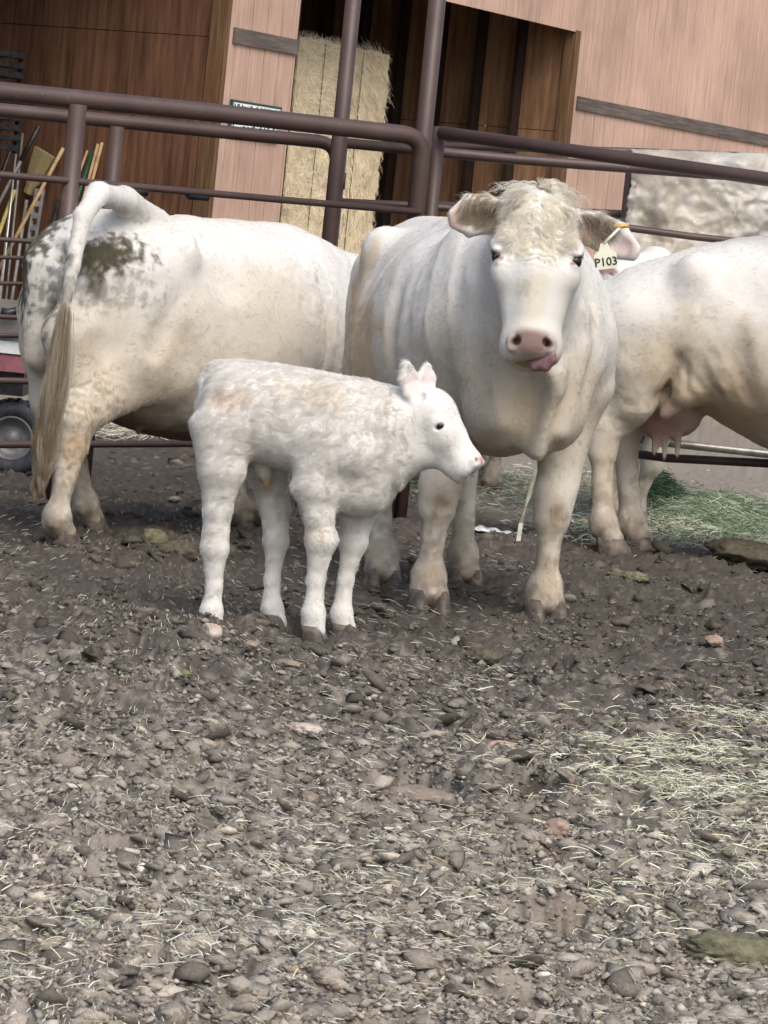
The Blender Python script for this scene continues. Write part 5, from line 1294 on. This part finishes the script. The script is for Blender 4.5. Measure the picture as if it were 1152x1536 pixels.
r_, a, b = handle('push_broom', 95, 222, 0, 400, .015, M_WOODH, 'straw broom standing bristles up against the plywood', 'broom')
mb = MB(); D = (a - b).normalized(); h0 = IP(78, 272, .1) ; 
def fan(root, c0, w0, c1, w1, th, mat, name):
    ax = (c1 - c0).normalized(); sd_ = ax.cross(WD).normalized(); V = []
    for c, w_ in ((c0, w0), (c0.lerp(c1, .15), w0 * 1.05), (c0.lerp(c1, .3), w1 * .62), (c1, w1)):
        for i in (-1, 0, 1):
            for j in (-1, 1): V.append(c + sd_ * w_ * i + WD * th * j * (1 if i == 0 else .6))
    Fq = []
    for k in range(3):
        o = k * 6; ring = [0, 2, 4, 5, 3, 1]
        for q in range(6): Fq.append((o + ring[q], o + ring[(q + 1) % 6], o + 6 + ring[(q + 1) % 6], o + 6 + ring[q]))
    Fq.append((0, 1, 3, 5, 4, 2)); Fq.append((18, 20, 22, 23, 21, 19))
    mb = MB(); mb.add(V, Fq); return mb.build(name, mat, root)
fan(r_, IP(42, 290, .1), .035, IP(68, 228, .1), .105, .025, M_BROOM, 'bristles')
T = [('rake', 57, 192, -15, 330, .014, M_GREY, 'grey-handled tool with a dark grip, left of the broom', 'tool', .16), ('pole', 26, 212, 8, 380, .008, M_ALU, 'thin bright metal rod at the far left', 'rod', .2),
     ('pole', 34, 200, 14, 400, .009, M_GREY, 'thin grey rod beside the bright one', 'rod', .14), ('shovel', 33, 180, -12, 300, .016, M_DKM, 'dark leaning shaft at the far left', 'tool', .24),
     ('pole', 153, 214, 128, 310, .013, M_WOODH, 'pale wooden lath left of the short post', 'lath', .1), ('pole', 147, 216, 122, 310, .012, M_WOODH, 'second pale lath, touching the first', 'lath', .1),
     ('pole', 139, 226, 112, 310, .016, M_GRNH, 'dark green shaft beside the laths', 'pole', .1), ('pole', 131, 226, 108, 290, .009, M_WOODH, 'thin reddish stick left of the green shaft', 'stick', .1),
     ('pole', 22, 285, 0, 345, .016, M_YEL, 'yellowish shaft low at the far left', 'pole', .2), ('pole', 88, 300, 60, 420, .014, M_DKM, 'black shaft right of the spirit level', 'pole', .1), ('pole', 16, 290, 4, 400, .006, M_ALU, 'thin bright rod beside the yellowish shaft', 'rod', .2),
     ('fork', 40, 300, 22, 420, .014, M_GREY, 'weathered grey shaft behind the broom handle', 'tool', .12), ('pole', 104, 300, 92, 400, .013, M_WOODH, 'pale brown shaft left of the thick gate post', 'pole', .1)]
for t_ in T:
    root, a, b = handle(*t_)
    if t_[0] == 'rake':
        D = (b - a).normalized(); mb = MB(); mb.tube([a - D * .02, a + D * .28], .019, 8); mb.build('grip', M_DKM, root, True)
# spirit level
lv = empty('spirit_level', IP(58, 420, .15)); tag(lv, 'grey slotted metal level leaning beside the broom', 'level')
a, b = IP(60, 283, .12), IP(42, 400, .2); ax = (b - a).normalized(); sd_ = ax.cross(WD).normalized(); mb = MB()
for i in (-1, 1): mb.box((a + b) / 2 + sd_ * i * .033, (.007, .012, (b - a).length / 2), (sd_, WD, ax))
for k in range(7): mb.box(a.lerp(b, .04 + k * .153), (.0255, .010, .022), (sd_, WD, ax))
mb.build('bar', M_ALU, lv)
# crates and dark things stacked in the corner
for px, py, lab in ((-2, 112, 'upper black slatted crate hanging in the dark corner'), (-6, 190, 'lower black slatted crate in the dark corner')):
    c = IP(px, py, .5); cr = empty('crate', c - Vector((0, 0, .18))); tag(cr, lab, 'crate')
    for i in range(5):
        mb = MB(); mb.box(c + UP * (-.15 + .075 * i), (.22, .012, .022), (WN, WD, UP)); mb.box(c + UP * (-.15 + .075 * i) + WN * .23 - WD * .2, (.012, .2, .022), (WN, WD, UP)); mb.box(c + UP * (-.15 + .075 * i) - WD * .4, (.22, .012, .022), (WN, WD, UP)); mb.build('slat', M_DKM, cr)
    mb = MB()
    for a_, b_ in ((-.2, 0), (.2, 0), (.2, -.4), (-.2, -.4)): mb.box(c + WN * a_ + WD * b_, (.015, .015, .19), (WN, WD, UP))
    mb.build('frame', M_DKM, cr)
# ---------------------------------------------------------------- garden cart at the left edge
cY = 15.6
ct = empty('cart', (at(0, 665, cY).x, cY, 0)); tag(ct, 'small pink-red cart with grey planks and a fat black tyre at the left edge', 'cart')
M_RUB = simple('tyre_rubber', (.018, .02, .025), (.05, .055, .065), 30, .7); M_RIM = simple('rim_paint', (.12, .12, .12), (.22, .22, .215), 12, .4); M_CRED = simple('cart_red', (.25, .08, .10), (.36, .14, .16), 12, .5); M_DECK = plank_mat('grey_plank', (.20, .19, .17), (.30, .285, .26), (.40, .38, .35), grain=(.8, 8, 8))
c = at(23, 612, cY); Rr = c.z - .0; Rr = .178
wh = empty('wheel', (c.x, cY, Rr)); wh.parent = ct; wh.location = (c.x - ct.location.x, 0, Rr)
def lathe(prof, n=36):
    V = []; Fq = []
    for x_, r_ in prof:
        for k in range(n): a_ = 2 * math.pi * k / n; V.append((r_ * math.cos(a_), x_, r_ * math.sin(a_)))
    m = len(prof)
    for i in range(m - 1):
        for k in range(n): Fq.append((i * n + k, i * n + (k + 1) % n, (i + 1) * n + (k + 1) % n, (i + 1) * n + k))
    return V, Fq
V, Fq = lathe([(-.06, .100), (-.075, .115), (-.080, .145), (-.066, .168), (-.03, Rr), (.03, Rr), (.066, .168), (.08, .145), (.075, .115), (.06, .10), (-.06, .10)])
link('tyre', mesh('tyre', V, Fq), M_RUB, wh, True)
V, Fq = lathe([(-.066, .104), (-.070, .096), (-.055, .090), (-.03, .082), (-.012, .04), (-.03, .032), (-.035, .0)]); link('rim', mesh('rim', V, Fq), M_RIM, wh, True)
mb = MB()
for k in range(26):
    a_ = 2 * math.pi * k / 26
    for s_ in (-1, 1): mb.box(Vector(((Rr + .001) * math.cos(a_ + s_ * .06), s_ * .035, (Rr + .001) * math.sin(a_ + s_ * .06))), (.006, .026, .011), (Vector((math.cos(a_), 0, math.sin(a_))), Vector((0, 1, 0)), Vector((-math.sin(a_), 0, math.cos(a_)))))
me = mesh('tread', mb.V, mb.F); link('tread', me, M_RUB, wh)
zt = at(0, 507, cY).z; x1 = at(34, 520, cY).x
def cb(name, x0_, x1_, y0_, y1_, z0_, z1_, mat):
    mb = MB(); mb.box(((x0_ + x1_) / 2, (y0_ + y1_) / 2, (z0_ + z1_) / 2), ((x1_ - x0_) / 2, (y1_ - y0_) / 2, (z1_ - z0_) / 2), None, .004); return mb.build(name, mat, ct)
cb('body', x1 - 1.3, x1 + .05, cY - .22, cY + .55, at(0, 553, cY).z, at(0, 528, cY).z, M_CRED)
cb('bed', x1 - 1.32, x1 + .06, cY - .23, cY + .56, at(0, 526, cY).z, at(0, 508, cY).z, M_WHT)
cb('chassis', x1 - 1.2, x1 + .03, cY - .1, cY + .45, at(0, 590, cY).z, at(0, 555, cY).z, M_DKM)
for k in range(5): cb('plank', x1 - 1.3, x1 + .05, cY - .2 + .15 * k, cY - .2 + .15 * k + .142, at(0, 478, cY).z, at(0, 470, cY).z, M_DECK)
cb('side_board', x1 - 1.3, x1 + .05, cY - .26, cY - .235, at(0, 500, cY).z, at(0, 446, cY).z, M_DECK)
cb('axle', x1 - 1.0, x1 - .1, cY - .03, cY + .03, Rr - .015, Rr + .015, M_DKM)
gg = empty('glove', at(14, 468, cY - .3)); 
mb = MB(); mb.tube([at(2, 467, cY - .3), at(12, 470, cY - .3), at(30, 464, cY - .3)], [.018, .022, .014], 10); bpy.data.objects.remove(gg)
tag(mb.build('pry_bar', M_DKM, None, True), 'short black bar resting on the cart\'s grey side board', 'bar')
